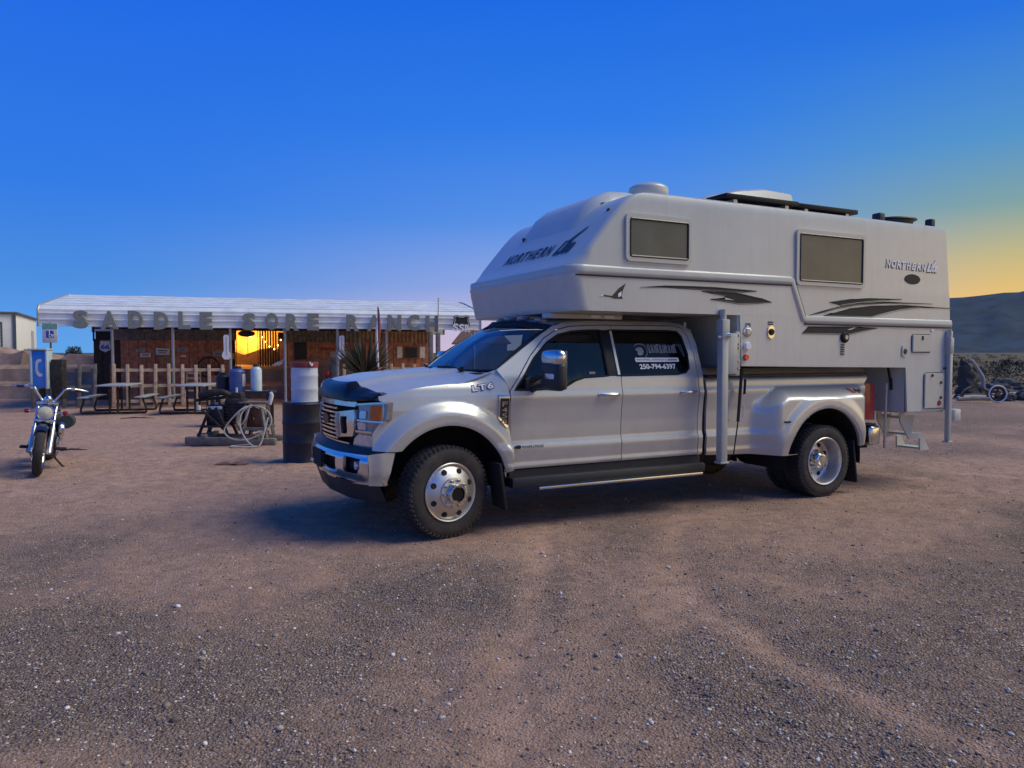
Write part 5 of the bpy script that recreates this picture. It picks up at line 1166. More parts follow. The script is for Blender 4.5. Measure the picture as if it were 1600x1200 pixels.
# ladder-back chair inside the fence
t = hung('wooden_chair', 'small ladder-back wooden chair behind the picket fence', 'chair', 4.05, .5, 0)
for s in (-1, 1):
    m = MB(); m.tube([(4.05+s*.2, .7, 0), (4.05+s*.2, .76, 1.16)], .022, 6); H(m, 'back_post', 'tan_wood', t); m = MB(); m.tube([(4.05+s*.2, .3, 0), (4.05+s*.2, .3, .45)], .02, 6); H(m, 'leg', 'tan_wood', t)
m = MB(); m.box((4.05, .5, .46), (.44, .44, .03)); H(m, 'seat', 'tan_wood', t)
for z in (.68, .84, 1.0, 1.12): m = MB(); m.box((4.05, .75, z), (.38, .018, .07)); H(m, 'slat', 'tan_wood', t)
# bench with canisters in front of the doorway
t = thing('work_bench', 'dark plank bench in front of the lit doorway behind the old engine', 'bench', (-6.05, 17.0, 0), R(6))
m = MB(); m.box((0, 0, .75), (1.4, .55, .05), .008); H(m, 'bench_top', 'sign_black', t)
for sx in (-.6, .6):
    for sy in (-.2, .2): m = MB(); m.box((sx, sy, .36), (.07, .07, .72)); H(m, 'leg', 'dark_wood', t)
def can(lab, x, y, r, h, mt, extra):
    t = thing('canister', lab, 'canister', (x, y, .775), 0, group='canisters on the plank bench'); m = MB(); m.lathe([(.001, 0), (r, 0), (r, h*.86), (r*.8, h*.95), (r*.5, h), (.001, h)], (0, 0, 0), (0, 0, 1), 20); H(m, 'body', mt, t, ang=30)
    m = MB(); m.cyl((0, 0, h), (0, 0, h+.05), r*.55, seg=14); H(m, 'cap', 'sign_black', t)
    if extra: m = MB(); m.lathe([(r+.003, h*.2), (r+.003, h*.75)], (0, 0, 0), (0, 0, 1), 10, R(60), R(140)); H(m, 'paper_label', 'sign_white', t)
can('dark blue canister with a white paper label on the plank bench', -6.15, 16.95, .17, .5, 'blue_can', True)
can('tall pale blue canister on the right of the plank bench', -5.72, 16.95, .12, .54, 'pale_frame', False)
can('squat dark canister at the left end of the plank bench', -6.5, 17.05, .15, .36, 'navy_paint', False)

# white site cabin on a red chassis
t = thing('site_cabin', 'cream site cabin with roller door on a red chassis at the left edge', 'cabin', (-20.9, 32, 0), math.atan2(.9, -.43))
# local x runs away along the visible side, local y to the left along the door end
m = MB(); m.box((3.2, 1.25, 2.14), (6.4, 2.5, 2.30), .02); H(m, 'walls', 'cabin_cream', t)
m = MB(); m.box((3.2, 1.25, 3.32), (6.55, 2.66, .10), .02); H(m, 'roof', 'cabin_trim', t)
m = MB(); m.box((-.012, .05, 2.13), (.05, .12, 2.24)); H(m, 'corner_trim', 'cabin_trim', t)
m = MB(); m.box((-.02, 1.35, 1.98), (.03, 1.75, 1.92)); dr = H(m, 'roller_door', 'cabin_trim', t)
for k in range(12): m = MB(); m.box((-.04, 1.35, 1.10+k*.15), (.02, 1.6, .13), .005); H(m, 'door_slat', 'pale_frame', dr)
m = MB(); m.box((4.9, -.012, 2.15), (.75, .03, 1.1)); H(m, 'side_vent', 'sign_grey', t)
m = MB(); m.box((3.2, 1.25, .88), (6.3, 2.4, .18)); H(m, 'chassis', 'red_chassis', t)
for x in (.7, 3.6, 5.7):
    for y in (.35, 2.1): m = MB(); m.box((x, y, .39), (.4, .4, .8)); H(m, 'support_block', 'grey_wood', t)
# earth bank behind the fence on the left
m = MB(); rows = []
for i in range(41):
    u = -26+i*.55; hh = 1.55+.25*math.sin(i*.7)+.2*math.sin(i*1.9)+random.uniform(-.08, .08); e = sstep(0, 5, i)*sstep(40, 36, i); rows.append([(u, 27+random.uniform(-.1, .1), -.1), (u+.05, 27.25+random.uniform(-.15, .15), .45*e), (u, 27.7+random.uniform(-.1, .1), .60*e), (u, 27.85+random.uniform(-.1, .1), 1.05*e), (u, 28.3+random.uniform(-.1, .1), 1.2*e), (u, 28.5+random.uniform(-.1, .1), hh*e), (u, 30, hh*e*.95), (u, 36, hh*.5*e), (u, 44, -.2)])
m.grid(rows); bank = m.build('earth_bank', 'earth', None, recalc=False, ang=30); prop(bank, kind='structure')
# small house beyond the right end
t = thing('far_house', 'small tan house with brown roof beyond the right end of the porch', 'house', (-1.9, 46, 0), R(4))
m = MB(); m.box((0, 0, 1.15), (3.0, 3.5, 2.3)); H(m, 'wall', 'stucco', t)
m = MB(); m.add([(-1.75, -2, 2.2), (1.75, -2, 2.2), (1.75, 2, 2.2), (-1.75, 2, 2.2), (-1.1, 0, 3.05), (1.1, 0, 3.05)], [(0, 1, 5, 4), (1, 2, 5), (2, 3, 4, 5), (3, 0, 4), (3, 2, 1, 0)]); H(m, 'roof', 'roof_brown', t, smooth=False)
for x in (-.6, .5): m = MB(); m.cyl((x, -1.1, 2.5), (x, -1.15, 2.75), .05, seg=8); H(m, 'roof_pipe', 'galv', t)

# clutter kept under the porch roof
def crate(lab, u, v, w, h, d, mt):
    t = hung('crate', lab, 'crate', u, v, 0); m = MB(); m.box((u, v, h/2), (w, d, h-.04), .01); H(m, 'box', mt, t)
    for k in range(3): m = MB(); m.box((u, v-d/2-.012, h*(.2+.3*k)), (w+.02, .02, h*.2)); H(m, 'slat', mt, t)
crate('bright orange crate behind the fence below the left wall signs', 2.75, 1.8, .62, .62, .5, 'sign_ochre')
crate('rust red box behind the fence left of the ladder-back chair', 3.35, 2.0, .7, .78, .5, 'sign_rust')
crate('dark wooden box behind the fence right of the ladder-back chair', 4.7, 1.9, .6, .9, .5, 'barn_wood')
crate('reddish cabinet standing right of the fourth porch post', 7.3, 2.6, .8, 1.05, .5, 'sign_rust')
crate('tan box behind the pickets at the right end of the porch', 10.9, 1.6, .7, .95, .5, 'sign_ochre')
t = hung('stump_seat', 'tall grey log stump standing between the white drum and the yucca', 'stump', 8.37, .6, 0); m = MB(); m.tube([(8.37, .6, 0), (8.36, .6, .8), (8.38, .6, 1.5)], [.19, .165, .17], 12, smooth=3); H(m, 'trunk', 'grey_wood', t, ang=50); m = MB(); m.cyl((8.38, .6, 1.49), (8.38, .6, 1.52), .16, seg=12); H(m, 'cut_face', 'tan_wood', t)
t = hung('bleached_skull', 'bleached cow skull hanging right of the lit doorway', 'skull', 6.6, 1.0, 1.2); m = MB(); m.tube([(6.45, 1, 1.22), (6.58, .96, 1.28), (6.72, .98, 1.33)], [.035, .07, .06], 8, smooth=4); H(m, 'cranium', 'sign_white', t); m = MB(); m.tube([(6.68, 1.0, 1.36), (6.8, .95, 1.40), (6.88, 1.0, 1.30)], [.025, .02, .006], 6, smooth=3); H(m, 'horn', 'sign_white', t)
t = hung('wagon_wheel', 'iron bound wagon wheel leaning on the porch wall behind the chair', 'wheel', 4.15, 4.3, 1.0); m = MB(); m.tube([(4.15+.36*math.cos(a), 4.42, 1.12+.36*math.sin(a)) for a in np.linspace(0, 2*PI, 33)[:-1]], .03, 6, closed=True); H(m, 'felloe', 'sign_black', t); m = MB(); m.cyl((4.15, 4.36, 1.12), (4.15, 4.46, 1.12), .07, seg=12); H(m, 'hub', 'sign_black', t)
for i in range(8): a = PI*i/4; m = MB(); m.bar((4.15, 4.42, 1.12), (4.15+.34*math.cos(a), 4.42, 1.12+.34*math.sin(a)), .03, .02); H(m, 'spoke', 'sign_black', t)
t = hung('lamp_string', 'string of small warm bulbs hung right of the lit doorway', 'lights', 6.2, 4.4, 1.4); m = MB(); m.tube([(5.95, 4.4, 2.35), (6.2, 4.4, 1.95), (6.45, 4.4, 1.8), (6.7, 4.4, 2.25)], .008, 5, smooth=4); H(m, 'cord', 'sign_black', t)
for x, z in ((6.0, 2.22), (6.1, 2.05), (6.25, 1.88), (6.42, 1.78), (6.55, 1.92), (6.65, 2.12)): m = MB(); m.lathe([(.001, .03), (.022, .01), (.02, -.02), (.001, -.035)], (x, 4.38, z), (0, 0, 1), 8); H(m, 'bulb', 'bulb', t)
t = hung('glass_float', 'round pink glass float beside the grey log stump', 'ball', 8.12, .5, .85); m = MB(); m.lathe([(.001, .11), (.06, .095), (.10, .05), (.11, 0), (.10, -.05), (.06, -.095), (.001, -.11)], (8.12, .5, .96), (0, 0, 1), 16); H(m, 'globe', 'decal_red', t, ang=180); m = MB(); m.cyl((8.12, .5, 0), (8.12, .5, .86), .03, seg=8); H(m, 'stand', 'iron', t)
# ================================================================ DRUMS, OLD ENGINE, HOSE, MOTORCYCLE
def drum(name, lab, loc, r, h, mt, lid, z0=0):
    t = thing(name, lab, 'drum', loc, .4)
    p = [(.001, .012), (r*.93, .012), (r*.96, 0), (r, .015), (r*.975, .03)]
    for k in (1/3, 2/3): p += [(r*.975, h*k-.03), (r*1.0, h*k-.012), (r*1.0, h*k+.012), (r*.975, h*k+.03)]
    p += [(r*.975, h-.03), (r, h-.015), (r*.96, h), (r*.93, h-.012)]
    m = MB(); m.lathe(p, (0, 0, 0), (0, 0, 1), 40); H(m, 'barrel', mt, t, ang=35)
    m = MB(); m.lathe([(r*.935, h-.013), (.001, h-.012)], (0, 0, 0), (0, 0, 1), 32); H(m, 'lid', lid, t); return t
drum('steel_drum', 'dark navy steel drum standing on the ground beside the truck grille', (-3.13, 11.3, -.01), .295, .885, 'navy_paint', 'navy_paint')
t = drum('steel_drum', 'smaller white drum with red top stacked on the navy drum', (-3.10, 11.32, .876), .198, .60, 'drum_white', 'sign_grey')
m = MB(); m.lathe([(.2, .52), (.203, .53), (.203, .60), (.19, .606)], (0, 0, 0), (0, 0, 1), 36); H(m, 'red_band', 'drum_red', t)
m = MB(); m.tube([(.05, -.20, .60), (.06, -.215, .57), (.075, -.215, .55), (.09, -.20, .58)], .012, 6, smooth=3); H(m, 'handle', 'sign_white', t)

eng = thing('old_engine', 'rusty old engine and pump on a timber skid left of the drums', 'engine', (-4.95, 13.55, 0), R(4))
E_ = lambda mb, name, m, par=None, **k: mb.build(name, m, par or eng, **k)
for y in (-.30, .30):
    m = MB(); m.box((0, y, .07), (1.55, .13, .13), .02, rot=Matrix.Rotation(R(1.5), 4, 'Y')); E_(m, 'skid_runner', 'grey_wood')
for x in (-.45, .45): m = MB(); m.box((x, 0, .16), (.1, .75, .07), .01); E_(m, 'cross_beam', 'grey_wood')
for x, dx in ((-.58, .20), (-.05, -.22), (.18, .1), (.60, -.10)):
    for y in (-.27, .27): m = MB(); m.bar((x, y, .12), (x+dx, y*.8, .66), .055, .05); E_(m, 'leg', 'grey_wood' if x > .1 else 'iron')
for y in (-.29, .29):
    m = MB(); m.bar((-.52, y, .33), (-.08, y, .33), .06, .04); E_(m, 'cross_rail', 'iron'); m = MB(); m.bar((-.5, y, .62), (-.1, y, .25), .04, .03); E_(m, 'brace', 'iron'); m = MB(); m.bar((.12, y, .28), (.62, y, .28), .08, .05); E_(m, 'cross_rail', 'grey_wood')
m = MB(); m.box((-.30, -.05, .50), (.30, .34, .40), .03); m2 = E_(m, 'fuel_tank', 'navy_paint'); m = MB(); m.cyl((-.30, -.05, .69), (-.30, -.05, .74), .05, seg=12); E_(m, 'tank_cap', 'steel', m2); m = MB(); m.box((-.30, -.225, .65), (.26, .012, .05), .005); E_(m, 'tank_band', 'pale_frame', m2)
m = MB(); m.box((.02, 0, .60), (.34, .36, .42), .05); blk = E_(m, 'engine_block', 'iron')
for k in range(6): m = MB(); m.box((.02, 0, .46+k*.055), (.38, .40, .016)); E_(m, 'cooling_fin', 'iron', blk)
m = MB(); m.box((.02, 0, .86), (.24, .26, .12), .03); E_(m, 'cylinder_head', 'iron', blk)
m = MB(); m.tube([(-.05, -.1, .86), (-.2, -.12, .92), (-.42, -.1, .90), (-.60, -.1, .84)], [.05, .06, .07, .055], 10, smooth=4); E_(m, 'silencer', 'iron', blk)
m = MB(); m.box((-.42, .05, .80), (.5, .3, .05), .01, rot=Matrix.Rotation(R(-6), 4, 'Y')); E_(m, 'deck_plate', 'iron')
m = MB(); m.box((.36, -.05, .735), (.5, .32, .035), .008); E_(m, 'work_plate', 'grey_wood')
m = MB(); m.lathe([(.03, -.03), (.17, -.03), (.19, -.02), (.20, 0), (.19, .02), (.17, .03), (.03, .03)], (.34, -.1, .45), (.25, 1, 0), 28); fw = E_(m, 'flywheel', 'rust_post'); m = MB(); m.lathe([(.22, -.02), (.245, -.02), (.245, .02), (.22, .02), (.22, -.02)], (.34, -.12, .46), (.25, 1, 0), 32); E_(m, 'drive_belt', 'rubber', fw)
m = MB(); m.box((.12, -.2, .42), (.10, .10, .26), .01); E_(m, 'pump_box', 'sign_ochre'); m = MB(); m.tube([(.62, -.1, .70), (.66, -.1, .86), (.64, -.1, .92)], [.035, .04, .03], 8); E_(m, 'bleached_post', 'sign_white')
m = MB(); m.cyl((-.55, -.28, .62), (-.55, -.28, .70), .035, seg=10); E_(m, 'leg_cap', 'sign_white')
m = MB(); m.cyl((.05, -.1, .9), (.05, -.1, 1.0), .02, seg=8); E_(m, 'spark_plug', 'sign_white', blk)
t = thing('hose', 'pale coiled hose looped over the old engine and trailing on the ground', 'hose', (-4.62, 13.2, 0), 0)
pts = [(.05, .1, .70), (-.10, -.05, .62), (-.30, -.10, .40), (-.36, -.12, .25), (-.22, -.14, .13), (.05, -.14, .12), (.32, -.10, .25), (.44, -.06, .42), (.36, -.02, .60), (.12, 0, .70), (-.06, -.04, .60), (-.10, -.10, .40), (-.02, -.16, .20), (.14, -.26, .05), (.28, -.30, .02), (.33, -.26, .10), (.37, -.2, .3), (.40, -.12, .5)]
m = MB(); m.tube(pts, .013, 7, smooth=5); H(m, 'hose_loop', 'hose', t)
m = MB(); m.tube([(.28, -.30, .02), (.05, -.36, .014), (-.16, -.32, .014), (-.20, -.22, .014), (-.08, -.14, .02), (.1, -.1, .03)], .013, 7, smooth=5); H(m, 'hose_tail', 'hose', t)
m = MB(); m.tube([(-.02, 0, .70), (-.12, -.02, .60), (-.16, -.03, .45), (-.12, -.04, .34), (.0, -.06, .5), (.06, 0, .72)], .012, 7, smooth=5); H(m, 'inner_loop', 'hose', t)

# ---- motorcycle, nose towards the camera, leaning on its side stand
mat('moto_black', (.012, .013, .02), .2, 0, .15, 8, coat=.6, dirt=(.1, .08, .06), damt=.2)
mat('headlamp_lens', (.75, .72, .52), .15, 0, .1, 30, coat=.6)
fwd = Vector((.46, -.888, 0)).normalized(); rotz = math.atan2(fwd.y, fwd.x)
cen_ = Vector((-6.27, 9.95, 0))-fwd*.80
bike = thing('motorcycle', 'black cruiser motorcycle with chrome high handlebars parked facing the camera', 'motorcycle', cen_, rotz)
bike.rotation_euler = (R(-7), 0, rotz)
Bk = lambda mb, name, m, par=None, **k: mb.build(name, m, par or bike, **k)
def mwheel(x, r, w):
    m = MB(); m.lathe([(r-.085, -w*.35), (r-.06, -w*.5), (r-.02, -w*.46), (r-.004, -w*.25), (r, 0), (r-.004, w*.25), (r-.02, w*.46), (r-.06, w*.5), (r-.085, w*.35)], (x, 0, r), (0, 1, 0), 40); ty = Bk(m, 'wheel', 'rubber', ang=60)
    m = MB(); m.lathe([(r-.085, -w*.4), (r-.10, -w*.2), (r-.10, w*.2), (r-.085, w*.4)], (x, 0, r), (0, 1, 0), 32); Bk(m, 'rim', 'chrome', ty)
    m = MB(); m.cyl((x, -.07, r), (x, .07, r), .045, seg=14); Bk(m, 'hub', 'chrome', ty)
    m = MB()
    for i in range(18):
        a = 2*PI*i/18; s = 1 if i % 2 else -1; m.tube([(x+.03*math.cos(a+.3), s*.04, r+.03*math.sin(a+.3)), (x+(r-.095)*math.cos(a), 0, r+(r-.095)*math.sin(a))], .004, 4)
    sp = Bk(m, 'spokes', 'chrome', ty); sp['kind'] = 'stuff'
    m = MB(); m.lathe([(.06, -.085), (.14, -.085), (.14, -.08), (.06, -.08)], (x, 0, r), (0, 1, 0), 28); Bk(m, 'brake_disc', 'steel', ty)
mwheel(.80, .325, .115); mwheel(-.80, .315, .15)
def mfender(x, r, w, a0, a1):
    m = MB(); G = []
    for a in np.linspace(a0, a1, 19): G.append([(x+(r+.03-(.035 if abs(k) > .8 else 0))*math.cos(R(a)), k*w/2, .325+(r+.03-(.035 if abs(k) > .8 else 0))*math.sin(R(a))) for k in (-1, -.85, -.4, 0, .4, .85, 1)])
    m.grid(G); return m
Bk(mfender(.80, .325, .15, 55, 165), 'front_fender', 'moto_black', ang=60, recalc=False); Bk(mfender(-.80, .315, .20, 20, 185), 'rear_fender', 'moto_black', ang=60, recalc=False)
for s in (-1, 1):
    ax = Vector((.80, s*.105, .325)); tp = Vector((.36, s*.105, .93)); mid = ax.lerp(tp, .48)
    m = MB(); m.tube([ax+Vector((.02, 0, -.03)), mid], .031, 12); fk = Bk(m, 'fork_leg', 'alloy'); m = MB(); m.tube([mid, tp], .022, 12); Bk(m, 'fork_tube', 'chrome', fk)
    m = MB(); m.tube([(.37, s*.06, .95), (.36, s*.09, .99), (.37, s*.15, 1.08), (.36, s*.18, 1.13), (.32, s*.25, 1.15), (.22, s*.34, 1.13)], .0145, 10, smooth=5); hb = Bk(m, 'handlebar', 'chrome')
    m = MB(); m.tube([(.26, s*.31, 1.137), (.15, s*.39, 1.12)], .021, 10); Bk(m, 'grip', 'rubber', hb); m = MB(); m.tube([(.29, s*.28, 1.15), (.26, s*.37, 1.145), (.20, s*.46, 1.125)], .008, 6); Bk(m, 'lever', 'chrome', hb); m = MB(); m.box((.30, s*.275, 1.15), (.05, .05, .05), .01); Bk(m, 'master_cylinder', 'chrome', hb)
    m = MB(); m.tube([(.50, s*.10, .82), (.50, s*.20, .82)], .008, 6); si = Bk(m, 'signal_stalk', 'chrome'); m = MB(); m.lathe([(.001, .06), (.03, .05), (.036, .02), (.03, -.03), (.001, -.04)], (.50, s*.225, .82), (1, 0, 0), 12); Bk(m, 'turn_signal', 'red_lens', si)
    m = MB(); m.box((.22, s*.21, .30), (.16, .14, .03), .01); Bk(m, 'foot_peg', 'matte_black')
m = MB(); m.box((.53, 0, .70), (.05, .26, .05), .015); Bk(m, 'fork_clamp', 'chrome'); m = MB(); m.box((.40, 0, .93), (.07, .26, .04), .012); Bk(m, 'top_clamp', 'chrome')
m = MB(); hc = Vector((.58, 0, .815)); m.lathe([(.001, -.16), (.06, -.14), (.095, -.07), (.105, 0), (.098, .02)], hc, (1, 0, -.05), 24); hl_ = Bk(m, 'headlight', 'moto_black'); m = MB(); m.lathe([(.098, .015), (.106, .025), (.100, .04), (.088, .035)], hc, (1, 0, -.05), 24); Bk(m, 'headlight_ring', 'chrome', hl_); m = MB(); m.lathe([(.088, .035), (.06, .05), (.001, .056)], hc, (1, 0, -.05), 20); Bk(m, 'headlight_lens', 'headlamp_lens', hl_)
m = MB(); m.lathe([(.001, .05), (.03, .04), (.055, 0), (.05, -.04)], (.40, 0, .99), (.3, 0, 1), 16); Bk(m, 'speedometer', 'chrome')
m = MB(); m.box((.5, 0, .63), (.06, .2, .14), .02, rot=Matrix.Rotation(R(35), 4, 'Y')); Bk(m, 'fork_bag', 'moto_black')
# tank
b = bmesh.new(); bmesh.ops.create_uvsphere(b, u_segments=24, v_segments=14, radius=1)
for v in b.verts:
    x, y, z = v.co; k = 1-.35*max(0, -x); v.co = Vector((.10+x*.30, y*.15*k, .80+z*.12*k+(.03*x)))
m = MB(); m.bm(b); tk = Bk(m, 'fuel_tank', 'moto_black', ang=180); m = MB(); m.cyl((.10, .05, .90), (.10, .05, .94), .03, seg=12); Bk(m, 'filler_cap', 'chrome', tk)
m = MB(); m.box((-.36, 0, .70), (.52, .26, .10), .045, seg=3); Bk(m, 'saddle', 'seat'); m = MB(); m.tube([(.36, 0, .82), (.30, .12, .45), (.2, .14, .2), (-.3, .14, .2), (-.55, .12, .4)], .02, 8, smooth=3); Bk(m, 'frame_tube', 'moto_black'); m = MB(); m.tube([(.36, 0, .82), (.30, -.12, .45), (.2, -.14, .2), (-.3, -.14, .2), (-.55, -.12, .4)], .02, 8, smooth=3); Bk(m, 'frame_tube', 'moto_black')
m = MB(); m.box((-.02, 0, .33), (.42, .24, .24), .07, seg=3); cc = Bk(m, 'crankcase', 'steel')
for s in (-1, 1):
    a = R(22)*s; c0 = Vector((.02, 0, .42)); d = Vector((math.sin(a), 0, math.cos(a)))
    m = MB(); m.cyl(c0, c0+d*.30, .07, seg=14); cy = Bk(m, 'cylinder', 'iron')
    for k in range(7): m = MB(); m.cyl(c0+d*(.07+k*.028), c0+d*(.079+k*.028), .095, seg=14); Bk(m, 'cooling_fin', 'alloy', cy)
    m = MB(); m.cyl(c0+d*.28, c0+d*.34, .085, .06, 14); Bk(m, 'rocker_cover', 'chrome', cy)
    m = MB(); m.tube([c0+d*.24+Vector((.06, -.06, 0)), (.30 if s > 0 else .02, -.15, .42), (.12, -.19, .24), (-.4, -.19, .22), (-1.0, -.19, .25)], [.022, .022, .024, .04, .038], 10, smooth=4); Bk(m, 'exhaust_pipe', 'chrome')
m = MB(); m.lathe([(.001, .06), (.08, .055), (.10, .03), (.10, 0)], (.04, .16, .55), (0, 1, 0), 24); Bk(m, 'air_cleaner', 'chrome'); m = MB(); m.lathe([(.001, .05), (.09, .045), (.12, .02), (.12, 0)], (-.05, .12, .32), (0, 1, 0), 24); Bk(m, 'primary_cover', 'chrome')
m = MB(); m.cyl((-.45, .20, .62), (-.75, .22, .62), .10, seg=18); Bk(m, 'tool_roll', 'seat'); m = MB(); m.tube([(.0, .12, .16), (.06, .28, .0)], .014, 6); Bk(m, 'side_stand', 'iron')
m = MB(); m.box((-1.08, 0, .66), (.06, .12, .06), .02); Bk(m, 'tail_light', 'red_lens')
for s in (-1, 1): m = MB(); m.tube([(-.5, s*.13, .68), (-.80, s*.14, .32)], .03, 10); Bk(m, 'shock_absorber', 'chrome')

# ---- small litter on the dirt
def twig(lab, x, y, l, a):
    t = thing('stick', lab, 'stick', (x, y, .01), a); m = MB(); m.tube([(-l/2, 0, .01), (-l*.1, .03, .025), (l/2, -.02, .012)], [.012, .016, .006], 6); m2 = H(m, 'branch', 'dark_wood', t); m = MB(); m.tube([(0, .02, .02), (l*.18, .12, .03)], [.008, .004], 5); H(m, 'side_shoot', 'dark_wood', t)
twig('thin dark stick lying on the dirt in front of the left picnic table', -9.2, 18.6, .8, .15)
twig('short dark stick on the dirt right of the motorcycle', -7.2, 12.4, .4, .3)
t = thing('brown_rag', 'small crumpled brown rag on the dirt left of the navy drum', 'rag', (-4.05, 10.9, 0), .1); m = MB(); G = []
for i in range(11):
    G.append([(.045*(i-5), .02*(j-4), .012+.035*max(0, math.sin(i*1.3+j*.9))*(1-((i-5)/6)**2)*(1-((j-4)/5)**2)) for j in range(9)])
m.grid(G); H(m, 'cloth', 'rust_post', t, recalc=False)
# ================================================================ RIGHT BACKGROUND: JUNK, SCRUB, HILLS
mat('bark', (.07, .066, .055), .9, 0, .35, 8, bump=.5, bscale=20, dirt=(.03, .035, .028), dscale=4, damt=.8)
mat('pale_wood', (.38, .36, .32), .85, 0, .2, 8, bump=.3)
mat('boulder', (.075, .072, .07), .9, 0, .3, 4, bump=.5, bscale=14, dirt=(.05, .05, .05), dscale=3, damt=.6)
mat('hill_haze_blue', (.012, .036, .062), .95, 0, .5, .012, dirt=(.028, .058, .08), dscale=.006, damt=.7)  # blue of the distant dusk air put into the hills' base colour
island_mat('sage', [(0, (.030, .034, .026)), (.5, (.055, .058, .040)), (.85, (.085, .082, .055)), (1, (.14, .12, .08))], .9)
island_mat('dry_grass', [(0, (.14, .11, .07)), (.6, (.22, .17, .11)), (1, (.30, .24, .16))], .9)
def lump(cx, cy, cz, r, seed, sub=3, sq=(1, 1, .75)):
    rs = random.Random(seed); b = bmesh.new(); bmesh.ops.create_icosphere(b, subdivisions=sub, radius=1); ph = [rs.uniform(0, 6) for _ in range(9)]
    for v in b.verts:
        x, y, z = v.co; k = 1+.16*math.sin(2.3*x+ph[0])*math.sin(2.1*y+ph[1])+.13*math.sin(4.1*z+ph[2]+2*x)+.09*math.sin(6*x+5*y+ph[3])+.09*math.sin(11*y+9*z+ph[4])+rs.uniform(-.06, .06); v.co = Vector((cx+x*r*k*sq[0], cy+y*r*k*sq[1], cz+z*r*k*sq[2]))
    m = MB(); m.bm(b); return m
t = thing('tree_stump', 'tall jagged dark stump with a pale split edge right behind the camper', 'stump', (16.35, 27.2, 0), 0)
m = MB(); m.tube([(0, 0, -.1), (.02, .02, .3), (-.05, 0, .75), (-.14, 0, 1.2), (-.18, 0, 1.42)], [.42, .34, .27, .17, .05], 14, smooth=4); m.v = [(x*(1+.16*math.sin(9*z+6*y)+.1*math.sin(23*z+11*x))+.05*math.sin(17*z), y*(1+.16*math.sin(7*z+5*x)+.12*math.sin(31*z)), z+.06*math.sin(14*x+9*y)) for x, y, z in m.v]; H(m, 'trunk', 'bark', t, ang=25)
m = MB(); m.tube([(.46, -.2, .30), (.42, -.22, .72), (.24, -.22, 1.05), (.06, -.2, 1.32), (-.08, -.15, 1.45)], [.06, .075, .06, .07, .03], 8, smooth=4); H(m, 'split_limb', 'pale_wood', t)
for i, (x, y, l, a, r, lab) in enumerate(((15.85, 25.9, 1.3, .1, .10, 'pale grey log lying nearest the rear jack of the camper'), (16.3, 26.3, 1.5, -.25, .12, 'thick grey log just behind the nearest pale log'), (17.6, 26.6, 1.9, .05, .13, 'long grey log running towards the white-rimmed wheel'))):
    t = thing('log', lab, 'log', (x, y, r*.8), a, group='logs in the junk pile'); m = MB(); m.tube([(-l/2, 0, 0), (0, .04, .03), (l/2, 0, .01)], [r*.8, r, r*.85], 10, smooth=3); H(m, 'trunk', 'pale_wood' if i != 1 else 'bark', t, ang=50)
for i, (x, y, r, lab) in enumerate(((17.3, 27.6, .50, 'dark boulder just right of the jagged stump'), (18.2, 27.9, .62, 'largest dark round boulder in the middle of the junk pile'), (19.3, 28.3, .50, 'dark boulder at the right edge, behind the white pipe'), (17.7, 26.2, .30, 'small boulder in front of the largest boulder'), (16.9, 25.8, .24, 'small stone in front of the logs'), (18.9, 26.8, .36, 'dark stone right of the white-rimmed wheel'), (20.3, 28.0, .55, 'dark boulder cut by the right edge of the picture'))):
    t = thing('boulder', lab, 'boulder', (x, y, 0), 0, group='dark boulders in the junk pile'); H(lump(0, 0, r*.38, r, i+3, 3, (1.1, .9, .68)), 'rock', 'boulder', t, ang=15)
t = thing('scrap_wheel', 'old wheel with a bright white rim leaning in the junk pile', 'wheel', (15.95, 24.85, .29), R(-6))
m = MB(); m.tube([(.27*math.cos(a), .0, .27*math.sin(a)) for a in np.linspace(0, 2*PI, 37)[:-1]], .026, 8, closed=True); w_ = H(m, 'white_rim', 'sign_white', t); m = MB(); m.tube([(.22*math.cos(a), .04, .22*math.sin(a)) for a in np.linspace(0, 2*PI, 33)[:-1]], .04, 8, closed=True); H(m, 'tyre', 'rubber', t); m = MB(); m.cyl((0, -.04, 0), (0, .06, 0), .06, seg=14); H(m, 'hub', 'rust_post', t)
for i in range(5): a = 2*PI*i/5+.3; m = MB(); m.bar((0, .02, 0), (.22*math.cos(a), .02, .22*math.sin(a)), .035, .02); H(m, 'spoke', 'iron', t)
t = thing('white_pipe', 'white pipe sticking out of the junk pile at the right edge', 'pipe', (17.4, 24.5, .75), R(8)); m = MB(); m.tube([(-.55, 0, -.06), (.0, 0, .06), (1.1, 0, .22)], .05, 10, smooth=3); H(m, 'tube', 'sign_white', t); m = MB(); m.cyl((.1, 0, -.75), (.1, 0, .08), .05, seg=8); H(m, 'prop', 'grey_wood', t)
t = thing('rusty_fender', 'rusty purple car fender beside the white-rimmed wheel', 'fender', (15.35, 25.1, 0), R(-10)); m = MB(); m.grid([[(.42*math.cos(R(a)), w, .1+.42*math.sin(R(a))) for w in (-.1, -.08, 0, .1, .16)] for a in np.linspace(10, 170, 17)]); H(m, 'panel', 'rust_post', t, recalc=False); m = MB(); m.tube([(.42*math.cos(R(a)), -.1, .1+.42*math.sin(R(a))) for a in np.linspace(10, 170, 17)], .02, 6); H(m, 'rolled_edge', 'iron', t)
t = thing('oil_can', 'teal green steel can at the right edge of the junk pile', 'can', (17.75, 25.6, 0), 0); m = MB(); m.lathe([(.001, 0), (.22, 0), (.23, .02), (.22, .05), (.22, .5), (.23, .53), (.2, .55), (.001, .55)], (0, 0, 0), (.15, 0, 1), 20); H(m, 'barrel', 'sign_green', t, ang=35); m = MB(); m.tube([(.0, -.05, .55), (.06, -.05, .64), (.14, -.05, .55)], .012, 6); H(m, 'handle', 'iron', t)

